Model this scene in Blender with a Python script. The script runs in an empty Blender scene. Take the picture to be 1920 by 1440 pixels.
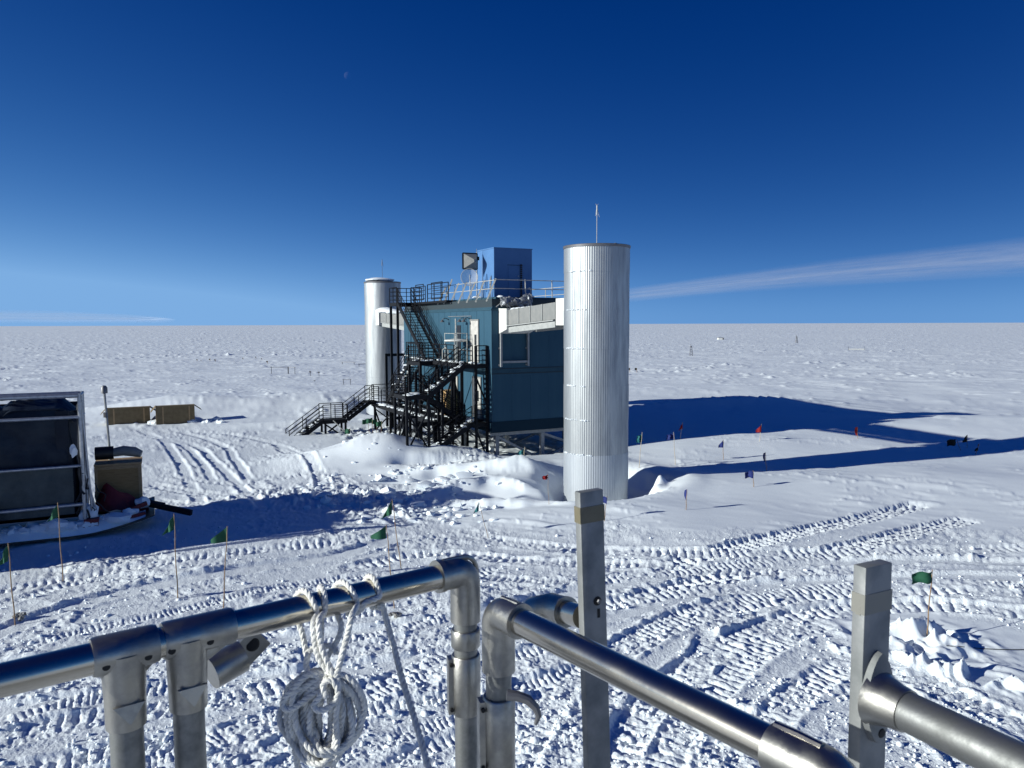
import bpy, math, random
import numpy as np
from mathutils import Vector, Matrix, Quaternion

random.seed(7)
rng = np.random.default_rng(11)
SC = bpy.context.scene
COL = SC.collection

# ------------------------------------------------------------------ camera
EYE = 8.57
FPX = 1430.0
PITCH, ROLL = math.radians(4.5), math.radians(0.2)
c_fw = Vector((0, math.cos(PITCH), -math.sin(PITCH)))
c_up0 = Vector((0, math.sin(PITCH), math.cos(PITCH)))
c_rt0 = Vector((1, 0, 0))
c_rt = c_rt0 * math.cos(ROLL) - c_up0 * math.sin(ROLL)
c_up = c_up0 * math.cos(ROLL) + c_rt0 * math.sin(ROLL)
cam_data = bpy.data.cameras.new('camera')
cam = bpy.data.objects.new('camera', cam_data)
COL.objects.link(cam)
cam.matrix_world = Matrix(((c_rt.x, c_up.x, -c_fw.x, 0), (c_rt.y, c_up.y, -c_fw.y, 0),
                           (c_rt.z, c_up.z, -c_fw.z, EYE), (0, 0, 0, 1)))
cam_data.sensor_width = 36
cam_data.lens = 36 * FPX / 1920
cam_data.clip_start = 0.05
cam_data.clip_end = 400000
cam_data.dof.use_dof = True
cam_data.dof.focus_distance = 25
cam_data.dof.aperture_fstop = 26.8 / 1.5
SC.camera = cam

# ------------------------------------------------------------------ sun, sky, exposure
SUN_AZ, SUN_EL = math.radians(21.0), math.radians(17.0)      # shadows run towards +x, turned 21 degrees to +y
to_sun = Vector((-math.cos(SUN_AZ) * math.cos(SUN_EL), -math.sin(SUN_AZ) * math.cos(SUN_EL), math.sin(SUN_EL)))
sl = bpy.data.lights.new('sun', 'SUN')
sl.energy = 5.0
sl.angle = math.radians(0.53)
sl.color = (0.98, 1.0, 0.94)
sun = bpy.data.objects.new('sun', sl)
sun.rotation_euler = to_sun.to_track_quat('Z', 'Y').to_euler()
sun.location = (0, 0, 60)
COL.objects.link(sun)

world = bpy.data.worlds.new('World')
SC.world = world
world.use_nodes = True
nt = world.node_tree
nt.nodes.clear()
sky = nt.nodes.new('ShaderNodeTexSky')
sky.sky_type = 'NISHITA'
sky.sun_disc = False
sky.sun_elevation = SUN_EL
sky.sun_rotation = -math.atan2(to_sun.x, to_sun.y)
sky.altitude = 2800
sky.air_density = 1.0
sky.dust_density = 0.0
sky.ozone_density = 1.0
def wnode(op, a, b=None):
    n = nt.nodes.new('ShaderNodeMath')
    n.operation = op
    for i, v in enumerate((a, b)):
        if v is None:
            continue
        if isinstance(v, (int, float)):
            n.inputs[i].default_value = v
        else:
            nt.links.new(v, n.inputs[i])
    return n.outputs[0]


# thin dry polar air at altitude: the same sky graded to a deeper, bluer contrast, evenly in every direction
SKY_STRENGTH = 0.08
SKY_GAIN = 0.86
sep = nt.nodes.new('ShaderNodeSeparateColor')
nt.links.new(sky.outputs[0], sep.inputs[0])
raw_g = wnode('MINIMUM', wnode('MULTIPLY', sep.outputs[1], 0.06 / 0.412), 1.2)
out_r = wnode('MULTIPLY', wnode('MAXIMUM', wnode('SUBTRACT', wnode('POWER', raw_g, 2.4), 0.024), 0.0), 0.134 * SKY_GAIN / SKY_STRENGTH)
out_g = wnode('MULTIPLY', wnode('POWER', raw_g, 1.56), 0.316 * SKY_GAIN / SKY_STRENGTH)
out_b = wnode('MULTIPLY', wnode('POWER', raw_g, 0.86), 0.645 * SKY_GAIN / SKY_STRENGTH)
comb = nt.nodes.new('ShaderNodeCombineColor')
for i, o_ in enumerate((out_r, out_g, out_b)):
    nt.links.new(o_, comb.inputs[i])
bg = nt.nodes.new('ShaderNodeBackground')
bg.inputs[1].default_value = SKY_STRENGTH
wo = nt.nodes.new('ShaderNodeOutputWorld')
nt.links.new(comb.outputs[0], bg.inputs[0])
nt.links.new(bg.outputs[0], wo.inputs[0])

vs = SC.view_settings
vs.view_transform = 'Standard'
vs.look = 'None'
vs.exposure = 0.22
vs.gamma = 1.0
vs.use_curve_mapping = False
SC.cycles.max_bounces = 6
SC.cycles.diffuse_bounces = 3
SC.cycles.glossy_bounces = 4
SC.cycles.transparent_max_bounces = 12

# ------------------------------------------------------------------ pixel helpers (photo pixels, used while laying out)
def ray(x, y):
    return c_fw + c_rt * ((x - 960) / FPX) - c_up * ((y - 720) / FPX)


def at(x, y, depth):
    return Vector((0, 0, EYE)) + ray(x, y) * depth


def atz(x, y, z):
    d = ray(x, y)
    return Vector((0, 0, EYE)) + d * ((z - EYE) / d.z)


# ------------------------------------------------------------------ building frame: x = across the end wall, y = along the stair front
TH = math.radians(27.0)
AX_U = Vector((-math.sin(TH), math.cos(TH), 0))
AX_V = Vector((math.cos(TH), math.sin(TH), 0))
CORNER = Vector((-1.14, 42.96, 0))
TOWER_NEAR = Vector((3.98, 36.0, 0))
TOWER_FAR = TOWER_NEAR + AX_U * 33


def LB(a, b, z=0):
    return CORNER + AX_U * a + AX_V * b + Vector((0, 0, z))


# ------------------------------------------------------------------ noise on arrays
_perm = rng.permutation(4096).astype(np.int32)
_gang = rng.random(4096).astype(np.float32) * 2 * np.pi
_gx, _gy = np.cos(_gang), np.sin(_gang)


def perlin(x, y):
    xi = np.floor(x); yi = np.floor(y)
    fx = x - xi; fy = y - yi
    xi = xi.astype(np.int64); yi = yi.astype(np.int64)
    u = fx * fx * fx * (fx * (fx * 6 - 15) + 10)
    v = fy * fy * fy * (fy * (fy * 6 - 15) + 10)

    def g(ix, iy, dx, dy):
        h = _perm[(_perm[ix & 4095] + iy) & 4095]
        return _gx[h] * dx + _gy[h] * dy
    n00 = g(xi, yi, fx, fy); n10 = g(xi + 1, yi, fx - 1, fy)
    n01 = g(xi, yi + 1, fx, fy - 1); n11 = g(xi + 1, yi + 1, fx - 1, fy - 1)
    a = n00 + u * (n10 - n00); b = n01 + u * (n11 - n01)
    return (a + v * (b - a)) * 1.5


def fbm(x, y, s, octaves, gain=0.5, ox=0.0):
    t = np.zeros_like(x); a = 1.0
    for k in range(octaves):
        t += a * perlin(x / s + 17.3 * k + ox, y / s - 9.1 * k + ox)
        s *= 0.5; a *= gain
    return t


def billow(x, y, s, octaves, gain=0.5, ox=0.0):
    t = np.zeros_like(x); a = 1.0
    for k in range(octaves):
        t += a * np.abs(perlin(x / s + 31.7 * k + ox, y / s + 5.3 * k - ox))
        s *= 0.5; a *= gain
    return t


def sstep(e0, e1, x):
    t = np.clip((x - e0) / (e1 - e0), 0, 1)
    return t * t * (3 - 2 * t)


def poly_dist(x, y, poly):
    """signed distance to a closed polygon, negative inside"""
    d2 = np.full(x.shape, 1e12, np.float32)
    inside = np.zeros(x.shape, bool)
    n = len(poly)
    for i in range(n):
        ax, ay = poly[i]; bx, by = poly[(i + 1) % n]
        ex, ey = bx - ax, by - ay
        t = np.clip(((x - ax) * ex + (y - ay) * ey) / (ex * ex + ey * ey + 1e-9), 0, 1)
        dx = x - ax - t * ex; dy = y - ay - t * ey
        d2 = np.minimum(d2, dx * dx + dy * dy)
        c = (ay > y) != (by > y)
        with np.errstate(divide='ignore', invalid='ignore'):
            xx = (bx - ax) * (y - ay) / (by - ay + 1e-12) + ax
        inside ^= c & (x < xx)
    d = np.sqrt(d2)
    return np.where(inside, -d, d)


def pxpoly(pts, z=1.0):
    return [tuple(atz(px_, py_, z).xy) for px_, py_ in pts]


# trampled and driven ground: the near yard and the road past the shelter
CHURN = pxpoly([(-900, 1600), (-700, 1010), (-60, 850), (210, 812), (330, 800), (470, 806), (560, 838), (625, 885),
                (700, 902), (770, 905), (790, 960), (860, 985), (1000, 992), (1160, 990), (1330, 1003), (1500, 992), (1600, 990),
                (1860, 985), (2300, 1000), (2900, 1600)])
SMOOTH_NEAR = pxpoly([(1530, 1140), (1600, 1128), (1700, 1135), (1950, 1180), (2300, 1260), (2300, 1420), (1950, 1330), (1800, 1268), (1690, 1225), (1600, 1205)])

# wheel and caterpillar tracks: photo points, width, cleat pitch, depth, cleat height
TRACKS = [
    ([(1735, 943), (1590, 978), (1450, 1012), (1250, 1062)], 0.95, 0.34, 0.16, 0.05),
    ([(1830, 969), (1720, 992), (1640, 1016), (1400, 1075), (1180, 1130)], 0.95, 0.34, 0.14, 0.05),
    ([(2000, 1052), (1700, 1050), (1400, 1062), (1100, 1108), (820, 1168), (400, 1212), (-100, 1262)], 0.75, 0.0, 0.09, 0.0),
    ([(2000, 1078), (1700, 1082), (1380, 1105), (1120, 1165), (800, 1235), (350, 1290), (-100, 1345)], 0.7, 0.0, 0.07, 0.0),
    ([(2050, 1118), (1750, 1105), (1500, 1118), (1300, 1160), (1120, 1250), (980, 1350), (880, 1460)], 0.85, 0.30, 0.07, 0.06),
    ([(2050, 1160), (1750, 1132), (1520, 1150), (1360, 1215), (1220, 1320), (1130, 1470)], 0.85, 0.30, 0.07, 0.06),
    ([(1200, 1215), (1020, 1275), (860, 1305), (700, 1330), (520, 1400), (400, 1460)], 0.42, 0.15, 0.05, 0.04),
    ([(1100, 1330), (960, 1350), (800, 1400), (680, 1460)], 0.42, 0.15, 0.05, 0.04),
    ([(1330, 1180), (1310, 1270), (1360, 1330), (1470, 1360)], 0.5, 0.14, 0.05, 0.035),
    ([(1690, 1250), (1780, 1300), (1900, 1350), (2050, 1430)], 0.9, 0.26, 0.04, 0.07),
    ([(1640, 1235), (1700, 1320), (1790, 1400), (1880, 1480)], 0.8, 0.26, 0.04, 0.06),
    ([(900, 1010), (1100, 1030), (1350, 1040), (1600, 1035), (2000, 1022)], 0.9, 0.28, 0.06, 0.05),
    ([(620, 1075), (800, 1040), (1000, 1052), (1200, 1060), (1500, 1082)], 0.8, 0.28, 0.06, 0.045),
    ([(-60, 1205), (200, 1120), (450, 1072), (640, 1040), (760, 1000)], 0.9, 0.0, 0.07, 0.0),
    ([(-60, 1110), (260, 1062), (520, 1030), (720, 1008)], 0.8, 0.25, 0.05, 0.04),
    ([(-60, 1400), (200, 1340), (420, 1310), (640, 1245)], 0.8, 0.26, 0.05, 0.05),
    ([(-40, 1460), (240, 1400), (460, 1370), (700, 1290), (860, 1215)], 0.7, 0.24, 0.05, 0.05),
    ([(235, 800), (300, 825), (330, 858), (352, 896), (380, 950)], 0.55, 0.0, 0.03, 0.0),
    ([(300, 822), (372, 840), (402, 868), (440, 900), (500, 955)], 0.5, 0.0, 0.03, 0.0),
    ([(262, 818), (345, 838), (375, 866), (400, 902)], 0.45, 0.0, 0.028, 0.0),
    ([(330, 808), (420, 838), (440, 864), (468, 898)], 0.5, 0.0, 0.03, 0.0),
    ([(200, 808), (380, 812), (520, 836), (590, 880), (620, 930)], 0.6, 0.0, 0.03, 0.0),
    ([(520, 840), (575, 870), (600, 905), (590, 950)], 0.5, 0.2, 0.05, 0.03),
    ([(280, 935), (460, 955), (640, 950), (780, 985)], 0.9, 0.26, 0.06, 0.04),
    ([(270, 905), (430, 925), (620, 918), (720, 940)], 0.9, 0.26, 0.05, 0.04),
    ([(1000, 1180), (1180, 1128), (1420, 1092)], 0.7, 0.25, 0.06, 0.05),
    ([(2050, 1100), (1760, 1090), (1530, 1100), (1330, 1140), (1180, 1205), (1050, 1300), (960, 1460)], 0.6, 0.20, 0.04, 0.045),
    ([(1560, 1160), (1440, 1215), (1340, 1300), (1270, 1380), (1230, 1470)], 0.7, 0.24, 0.04, 0.05),
    ([(1600, 1240), (1500, 1300), (1430, 1380), (1390, 1470)], 0.7, 0.22, 0.04, 0.05),
    ([(880, 1080), (1010, 1090), (1150, 1085), (1330, 1065), (1560, 1040)], 0.55, 0.2, 0.04, 0.04),
    ([(450, 1180), (640, 1135), (820, 1095), (960, 1060)], 0.6, 0.2, 0.045, 0.04),
    ([(-60, 1300), (160, 1250), (360, 1225), (560, 1170), (760, 1140)], 0.55, 0.18, 0.045, 0.04),
    ([(420, 1450), (620, 1340), (800, 1265), (1000, 1225), (1160, 1180)], 0.42, 0.15, 0.04, 0.035),
    ([(-60, 1150), (150, 1090), (330, 1080)], 0.55, 0.2, 0.04, 0.04),
    ([(-60, 1250), (120, 1195), (330, 1150), (520, 1105), (720, 1075)], 0.45, 0.13, 0.035, 0.03),
    ([(-60, 1370), (150, 1310), (330, 1280), (520, 1215), (700, 1190), (860, 1150)], 0.5, 0.14, 0.035, 0.032),
    ([(60, 1470), (300, 1420), (480, 1345), (640, 1300)], 0.45, 0.13, 0.035, 0.032),
    ([(540, 1460), (700, 1395), (860, 1345), (1010, 1320), (1120, 1280)], 0.45, 0.13, 0.035, 0.032),
    ([(300, 890), (460, 905), (600, 890), (690, 915)], 0.5, 0.2, 0.03, 0.03),
]


def catmull(pts, n=10):
    P = [Vector(p) for p in pts]
    P = [P[0] * 2 - P[1]] + P + [P[-1] * 2 - P[-2]]
    out = []
    for i in range(1, len(P) - 2):
        for k in range(n):
            t = k / n
            out.append(0.5 * ((2 * P[i]) + (P[i + 1] - P[i - 1]) * t + (2 * P[i - 1] - 5 * P[i] + 4 * P[i + 1] - P[i + 2]) * t * t
                              + (3 * P[i] - P[i - 1] - 3 * P[i + 1] + P[i + 2]) * t ** 3))
    out.append(P[-2])
    return out


T1X, T1Y = TOWER_NEAR.x, TOWER_NEAR.y
T2X, T2Y = TOWER_FAR.x, TOWER_FAR.y
WD = math.radians(158)                       # wind that carves the sastrugi


def gauss(x, y, cx, cy, rx, ry, ang=0.0):
    c, s = math.cos(ang), math.sin(ang)
    dx, dy = x - cx, y - cy
    p = (dx * c + dy * s) / rx; q = (-dx * s + dy * c) / ry
    return np.exp(-(p * p + q * q))


def crest(x, y, cx, cy, rx, front, back, ang=0.0):
    """long drift with a sharp lip: steep on one side, gentle on the other"""
    c, s = math.cos(ang), math.sin(ang)
    dx, dy = x - cx, y - cy
    p = (dx * c + dy * s) / rx; q = -dx * s + dy * c
    q = q + 0.35 * perlin(x / 2.1 + 7, y / 2.1) + 0.12 * perlin(x / 0.7, y / 0.7)
    return np.exp(-p * p) * np.where(q < 0, np.exp(q / front), np.exp(-q / back))


def terrain(x, y, fine=True):
    """snow height; returns z and how rough (0..1) the surface is"""
    x = np.asarray(x, np.float32); y = np.asarray(y, np.float32)
    r = np.hypot(x, y)
    near = 1 - sstep(150, 400, r)
    z = 1.0 + 0.16 * fbm(x, y, 28.0, 3, 0.5, 3.1) * near + 0.5 * fbm(x, y, 240, 2, 0.5, 8.8) * sstep(120, 400, r)
    z += 0.12 * fbm(x, y, 9.0, 2, 0.5, 1.7) * sstep(14, 24, r) * near
    wx = x * math.cos(WD) + y * math.sin(WD); wy = -x * math.sin(WD) + y * math.cos(WD)
    wob = 0.7 * fbm(x, y, 3.0, 2, 0.5, 4.2)

    # drifted mound in front of the stairs, crest carved by the wind
    m = atz(735, 868, 1.0)
    md = gauss(x, y, m.x - 0.3, m.y + 0.6, 4.6, 2.5, math.radians(8))
    w2 = 0.8 * fbm(x, y, 2.6, 2, 0.5, 77)
    carve = np.abs(perlin(x / 2.3 + w2, y / 1.5 + w2 + 3.3))
    z += md * (1.40 + 0.30 * perlin(x / 3.1 + 0.4 * w2, y / 1.7 + 3.3))
    for mx_, my_, ra, rb_, dh in ((795, 853, 2.2, 0.55, 0.6), (755, 874, 1.8, 0.30, 0.4), (845, 868, 1.6, 0.5, 0.4)):
        q = atz(mx_, my_, 1.7)
        pk = gauss(x + 0.6 * w2, y + 0.35 * w2, q.x, q.y, ra, rb_, math.radians(14))
        z -= dh * sstep(0.1, 0.9, pk)
    # long ridge in front of the scoop and dunes behind it
    q = atz(960, 893, 1.0)
    z += 0.85 * crest(x, y, q.x, q.y + 0.3, 5.0, 0.75, 1.5, math.radians(-4)) * (1 + 0.25 * perlin(x / 1.7, y / 1.3))
    q = atz(905, 935, 0.8)
    z -= 0.75 * gauss(x, y, q.x + 0.6, q.y, 4.6, 1.7, math.radians(-6))
    q = atz(900, 952, 0.8)
    dune = crest(x, y, q.x + 0.4, q.y, 3.6, 0.30, 0.9, math.radians(-9))
    z += 0.55 * dune + 0.16 * dune * perlin(x / 1.4 + w2, y / 0.7)
    q = atz(860, 918, 0.8)
    z += 0.55 * crest(x, y, q.x, q.y, 1.6, 0.3, 0.8, math.radians(25))
    q = atz(985, 925, 0.6)
    z += 0.35 * crest(x, y, q.x, q.y, 2.0, 0.25, 0.7, math.radians(-20))
    # lip on the camera side of the near tower
    q = atz(1080, 962, 1.0)
    z += 0.22 * gauss(x, y, q.x, q.y, 5.5, 1.3, math.radians(6))
    # wind scoops round the towers
    for tx, ty, dep in ((T1X, T1Y, 1.15), (T2X, T2Y, 1.0)):
        d = np.hypot(x - tx, y - ty); an = np.arctan2(y - ty, x - tx)
        prof = np.exp(-np.clip(d - 1.6, 0, None) ** 2 / (1.5 + 0.5 * np.cos(an - 0.2) + 0.3 * perlin(an * 1.4, d * 0.0 + 2.2)) ** 2)
        z -= dep * prof
        z += 0.28 * np.exp(-(d - 4.1) ** 2 / 1.0) * (0.6 + 0.4 * np.cos(an - 0.6))
        if ty < 50:      # fluted wall on the sunless side of the scoop
            z += 0.75 * np.exp(-(d - 3.0) ** 2 / 0.14) * np.exp(-(an + 0.30) ** 2 / 0.10) * (1 + 0.22 * np.sin(an * 19 + 2 * perlin(x, y)) + 0.22 * perlin(x / 0.6, y / 0.6))
            z += 0.10 * prof * np.sin(d * 5.5 + 2 * perlin(x, y)) * sstep(1.7, 2.3, d)
    # tail drift behind the near tower and the broad dunes on the right
    q = atz(1400, 838, 1.0)
    z += 0.55 * gauss(x, y, q.x, q.y, 9.0, 3.6, math.radians(18))
    q = atz(1640, 905, 1.0)
    z += 0.42 * gauss(x, y, q.x, q.y, 11.0, 3.2, math.radians(4))
    q = atz(1790, 802, 1.0)
    z += 0.7 * gauss(x, y, q.x, q.y, 16.0, 5.0, math.radians(6))
    # sharp backed drift along the lee of the building
    z += 1.15 * crest(x, y, 17.5, 66.6, 13.0, 4.5, 0.9, math.radians(21.5))
    # big smooth drift beyond the crates on the left and banks behind the lower stairs
    q = atz(520, 772, 1.0)
    z += 1.25 * gauss(x, y, q.x, q.y + 4, 15.0, 8.0, math.radians(12)) * (1 + 0.2 * fbm(x, y, 7, 2, 0.5, 21))
    q = atz(300, 780, 1.0)
    z += 0.7 * gauss(x, y, q.x, q.y + 3, 7.0, 2.2, 0.1)
    q = atz(560, 800, 1.0)
    z += 0.35 * gauss(x, y, q.x, q.y, 4.5, 1.2, 0.2)
    # snow tamped lower under the building
    a_ = (x - CORNER.x) * AX_U.x + (y - CORNER.y) * AX_U.y
    b_ = (x - CORNER.x) * AX_V.x + (y - CORNER.y) * AX_V.y
    under = sstep(-1.5, 1.0, a_) * (1 - sstep(15, 18, a_)) * sstep(-0.8, 0.8, b_) * (1 - sstep(8, 10, b_))
    z = z * (1 - under) + under * (0.62 + 0.10 * fbm(x, y, 1.2, 3, 0.5, 6.0))
    rub = sstep(-3.5, -1.5, a_) * (1 - sstep(14, 17, a_)) * sstep(-6.5, -4.5, b_) * (1 - sstep(-1.0, 0.3, b_))
    if not fine:
        return z
    rough = np.zeros_like(z)
    # sastrugi on untouched snow
    sas = perlin(wx / 2.6 + wob, wy / 0.75) + 0.6 * perlin(wx / 1.1 + wob + 9, wy / 0.36 + 4)
    sas = np.where(sas > 0, sas, 0.45 * sas)
    pat = 0.35 + 0.65 * sstep(-0.25, 0.45, fbm(x, y, 13, 2, 0.5, 40.0))
    cd = poly_dist(x, y, CHURN) + 0.9 * fbm(x, y, 3.0, 3, 0.6, 12.0)
    sd = poly_dist(x, y, SMOOTH_NEAR) + 0.25 * fbm(x, y, 1.0, 3, 0.6, 14.0)
    churn = (1 - sstep(-0.9, 0.5, cd)) * sstep(-0.25, 0.25, sd)
    damp = (1 - 0.75 * np.clip(gauss(x, y, m.x, m.y, 6, 3.5) + gauss(x, y, T1X - 2, T1Y - 1, 7, 4), 0, 1))
    quiet = 0.42 + 0.58 * sstep(48, 72, r)
    farm = sstep(60, 140, r)
    farpat = 0.25 + 1.1 * sstep(-0.35, 0.6, fbm(x / 2.2, y, 45.0, 3, 0.55, 71.0))
    sf = perlin(x / 3.4 + wob, y / 1.5 + 0.25 * x) + 0.6 * perlin(x / 1.5 + wob + 3, y / 0.7 + 0.3 * x)
    sparse = (1.3 * np.clip(0.5 * sas + 0.6 * sf - 0.28, 0, 2) + 0.10 * sas) * farpat
    patch = 0.15 + 0.85 * sstep(-0.25, 0.5, fbm(x, y, 6.0, 3, 0.55, 140.0))
    nearp = 0.35 * sas * (0.25 + patch) + 0.75 * np.clip(sas - 0.25, 0, 2) * patch
    z += (nearp * (1 - farm) + sparse * farm) * (pat * farm + 1 - farm) * damp * quiet * (0.17 + 0.20 * farm) * (1 - churn)
    z += 0.016 * perlin(wx / 0.9 + wob, wy / 0.22) * patch * (1 - churn) * (1 - sstep(40, 70, r))
    z += 0.05 * np.clip(fbm(x, y, 0.55, 3, 0.6, 33.0) - 0.35, 0, 1) * sstep(0.25, 0.8, patch) * (1 - churn) * (1 - sstep(45, 80, r))
    big = perlin(wx / 11 + wob, wy / 3.4 + 2)
    z += np.clip(big - 0.25, 0, 1) * 0.35 * sstep(75, 160, r)
    # churned snow: lumps on lumps
    lump = 0.5 - billow(x, y, 0.85, 3, 0.55, 2.0)
    grit = 0.5 - billow(x, y, 0.24, 2, 0.6, 9.0)
    vary = sstep(-0.45, 0.5, fbm(x, y, 4.5, 2, 0.5, 50.0))
    heap = np.clip(fbm(x, y, 2.1, 2, 0.5, 60.0) - 0.25, 0, 1)
    fine_ = 0.5 - billow(x, y, 0.11, 2, 0.6, 19.0)
    cz = 0.062 * lump * (0.10 + 1.0 * vary) + 0.036 * grit * (0.12 + 1.0 * vary) + 0.016 * fine_ + 0.13 * heap * (0.6 + lump)
    # rubble bands between the road and the drifts
    q = atz(820, 945, 1.0)
    band = gauss(x, y, q.x - 1.0, q.y, 3.4, 2.6) * 0.9
    q = atz(610, 925, 1.0)
    band += gauss(x, y, q.x, q.y, 3.0, 1.6)
    cz += band * 0.28 * np.clip(0.3 + lump + 0.5 * grit, 0, 1.2)
    rough = np.maximum(rough, churn)
    rubble = np.clip(rub * (1 - 1.6 * md), 0, 1)
    z += rubble * (0.22 * lump + 0.08 * grit)
    rough = np.maximum(rough, rubble)
    # tracks
    th = np.zeros_like(z); tm = np.zeros_like(z)
    for pts, wid, pitch, dep, cl in TRACKS:
        line = catmull([atz(px_, py_, 1.0).xy for px_, py_ in pts], 8)
        xs = [p.x for p in line]; ys = [p.y for p in line]
        sel = np.nonzero((x > min(xs) - 1.2) & (x < max(xs) + 1.2) & (y > min(ys) - 1.2) & (y < max(ys) + 1.2))[0]
        if not len(sel):
            continue
        X, Y = x[sel], y[sel]
        best = np.full(X.shape, 1e9, np.float32); arc = np.zeros_like(best); side = np.zeros_like(best); run = 0.0
        for p0, p1 in zip(line[:-1], line[1:]):
            ex, ey = p1.x - p0.x, p1.y - p0.y
            ln = math.hypot(ex, ey)
            t = np.clip(((X - p0.x) * ex + (Y - p0.y) * ey) / (ln * ln), 0, 1)
            dx = X - p0.x - t * ex; dy = Y - p0.y - t * ey
            d = np.hypot(dx, dy)
            b = d < best
            best = np.where(b, d, best); arc = np.where(b, run + t * ln, arc)
            side = np.where(b, (dx * ey - dy * ex) / ln, side)
            run += ln
        jit = 0.05 * perlin(X / 0.7 + 3, Y / 0.7)
        e = best + jit
        inn = 1 - sstep(wid / 2 - 0.07, wid / 2 + 0.05, e)
        ends = sstep(0.0, 0.8, arc) * (1 - sstep(run - 0.8, run, arc))
        fade = 0.15 + 0.85 * sstep(-0.45, 0.35, perlin(X / 1.6 + 40, Y / 1.6))
        h = np.full_like(X, -dep)
        if pitch:
            ph = (arc + 0.10 * side + 0.05 * perlin(X / 0.5, Y / 0.5)) / pitch * 2 * np.pi
            s = np.exp(-((np.mod(ph / (2 * np.pi), 1.0) - 0.5) / 0.17) ** 2)
            if dep > 0.13:     # deep fresh track: ramps pushed up towards the sun between the cleat cuts
                h = h + 0.11 * (0.5 - np.mod(ph / (2 * np.pi), 1.0)) + 0.05
            h = h + 0.02 - 1.15 * cl * s * fade + 0.03 * perlin(X / 0.22, Y / 0.22) + 0.02 * perlin(X / 0.1, Y / 0.1)
        else:
            h = h + 0.010 * perlin(X / 0.3, Y / 0.3)
        berm = min(0.05, 0.012 + 0.55 * dep) * np.exp(-((e - wid / 2 - 0.09) / 0.09) ** 2) * (0.5 + 0.9 * np.clip(0.3 + perlin(X / 0.35, Y / 0.35), 0, 1.4))
        k = inn * ends
        keep = 0.40 if pitch else 0.12
        th[sel] = th[sel] * (1 - k) + h * k + berm * ends * (1 - inn)
        tm[sel] = np.maximum(tm[sel] * (1 - 0.3 * k), k * (1 - keep))
    outside = np.clip(churn + 0.9 * (tm > 0.02), 0, 1)
    z += cz * churn * (1 - tm) + th * outside
    # clods and carved lumps by the flag on the right
    q = atz(1720, 1195, 1.0)
    kn = gauss(x, y, q.x - 0.1, q.y, 1.2, 0.8)
    z += kn * np.clip(0.55 - 1.1 * billow(x, y, 1.0, 2, 0.5, 91.0), -0.05, 0.6) * 1.1
    q = atz(1800, 1262, 1.0)
    kn = gauss(x, y, q.x, q.y, 2.2, 0.30, math.radians(-28))
    z += kn * np.clip(0.5 - 1.2 * billow(x, y, 0.7, 2, 0.5, 95.0), 0, 0.5) * 0.9
    return z, rough


def ground_z(x, y):
    zz, _ = terrain(np.array([x], np.float32), np.array([y], np.float32))
    return float(zz[0])


def ground_px(x, y):
    """where the photo ray through a pixel meets the snow"""
    z = 1.0
    for _ in range(8):
        p = atz(x, y, z)
        z = 0.5 * z + 0.5 * ground_z(p.x, p.y)
    p = atz(x, y, z)
    p.z = ground_z(p.x, p.y)
    return p


def ground_px_fast(x, y):
    p = atz(x, y, 1.1)
    for _ in range(2):
        p = atz(x, y, ground_z(p.x, p.y))
    p.z = ground_z(p.x, p.y)
    return p


# ------------------------------------------------------------------ materials
MATS = {}


def mat(name, col, rough=0.6, metal=0.0, col2=None, nscale=6.0, stretch=(1, 1, 1), bump=0.0, bscale=60.0, lo=0.4, hi=0.65, spec=0.5, rough2=None):
    if name in MATS:
        return MATS[name]
    m = bpy.data.materials.new(name)
    m.use_nodes = True
    t = m.node_tree
    b = t.nodes['Principled BSDF']
    b.inputs['Base Color'].default_value = (*col, 1)
    b.inputs['Roughness'].default_value = rough
    b.inputs['Metallic'].default_value = metal
    b.inputs['Specular IOR Level'].default_value = spec
    tc = t.nodes.new('ShaderNodeTexCoord')
    mp = t.nodes.new('ShaderNodeMapping')
    mp.inputs['Scale'].default_value = stretch
    t.links.new(tc.outputs['Object'], mp.inputs[0])
    if col2 is not None or rough2 is not None:
        n = t.nodes.new('ShaderNodeTexNoise')
        n.inputs['Scale'].default_value = nscale
        n.inputs['Detail'].default_value = 5
        n.inputs['Roughness'].default_value = 0.62
        t.links.new(mp.outputs[0], n.inputs['Vector'])
        rp = t.nodes.new('ShaderNodeMapRange')
        rp.inputs[1].default_value = lo
        rp.inputs[2].default_value = hi
        t.links.new(n.outputs[0], rp.inputs[0])
        if col2 is not None:
            mx = t.nodes.new('ShaderNodeMix')
            mx.data_type = 'RGBA'
            mx.inputs[6].default_value = (*col, 1)
            mx.inputs[7].default_value = (*col2, 1)
            t.links.new(rp.outputs[0], mx.inputs[0])
            t.links.new(mx.outputs[2], b.inputs['Base Color'])
        if rough2 is not None:
            r2 = t.nodes.new('ShaderNodeMapRange')
            r2.inputs[3].default_value = rough
            r2.inputs[4].default_value = rough2
            t.links.new(rp.outputs[0], r2.inputs[0])
            t.links.new(r2.outputs[0], b.inputs['Roughness'])
    if bump:
        n2 = t.nodes.new('ShaderNodeTexNoise')
        n2.inputs['Scale'].default_value = bscale
        n2.inputs['Detail'].default_value = 4
        t.links.new(mp.outputs[0], n2.inputs['Vector'])
        bp = t.nodes.new('ShaderNodeBump')
        bp.inputs['Strength'].default_value = 1.0
        bp.inputs['Distance'].default_value = bump
        t.links.new(n2.outputs[0], bp.inputs['Height'])
        t.links.new(bp.outputs[0], b.inputs['Normal'])
    MATS[name] = m
    return m


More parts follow.
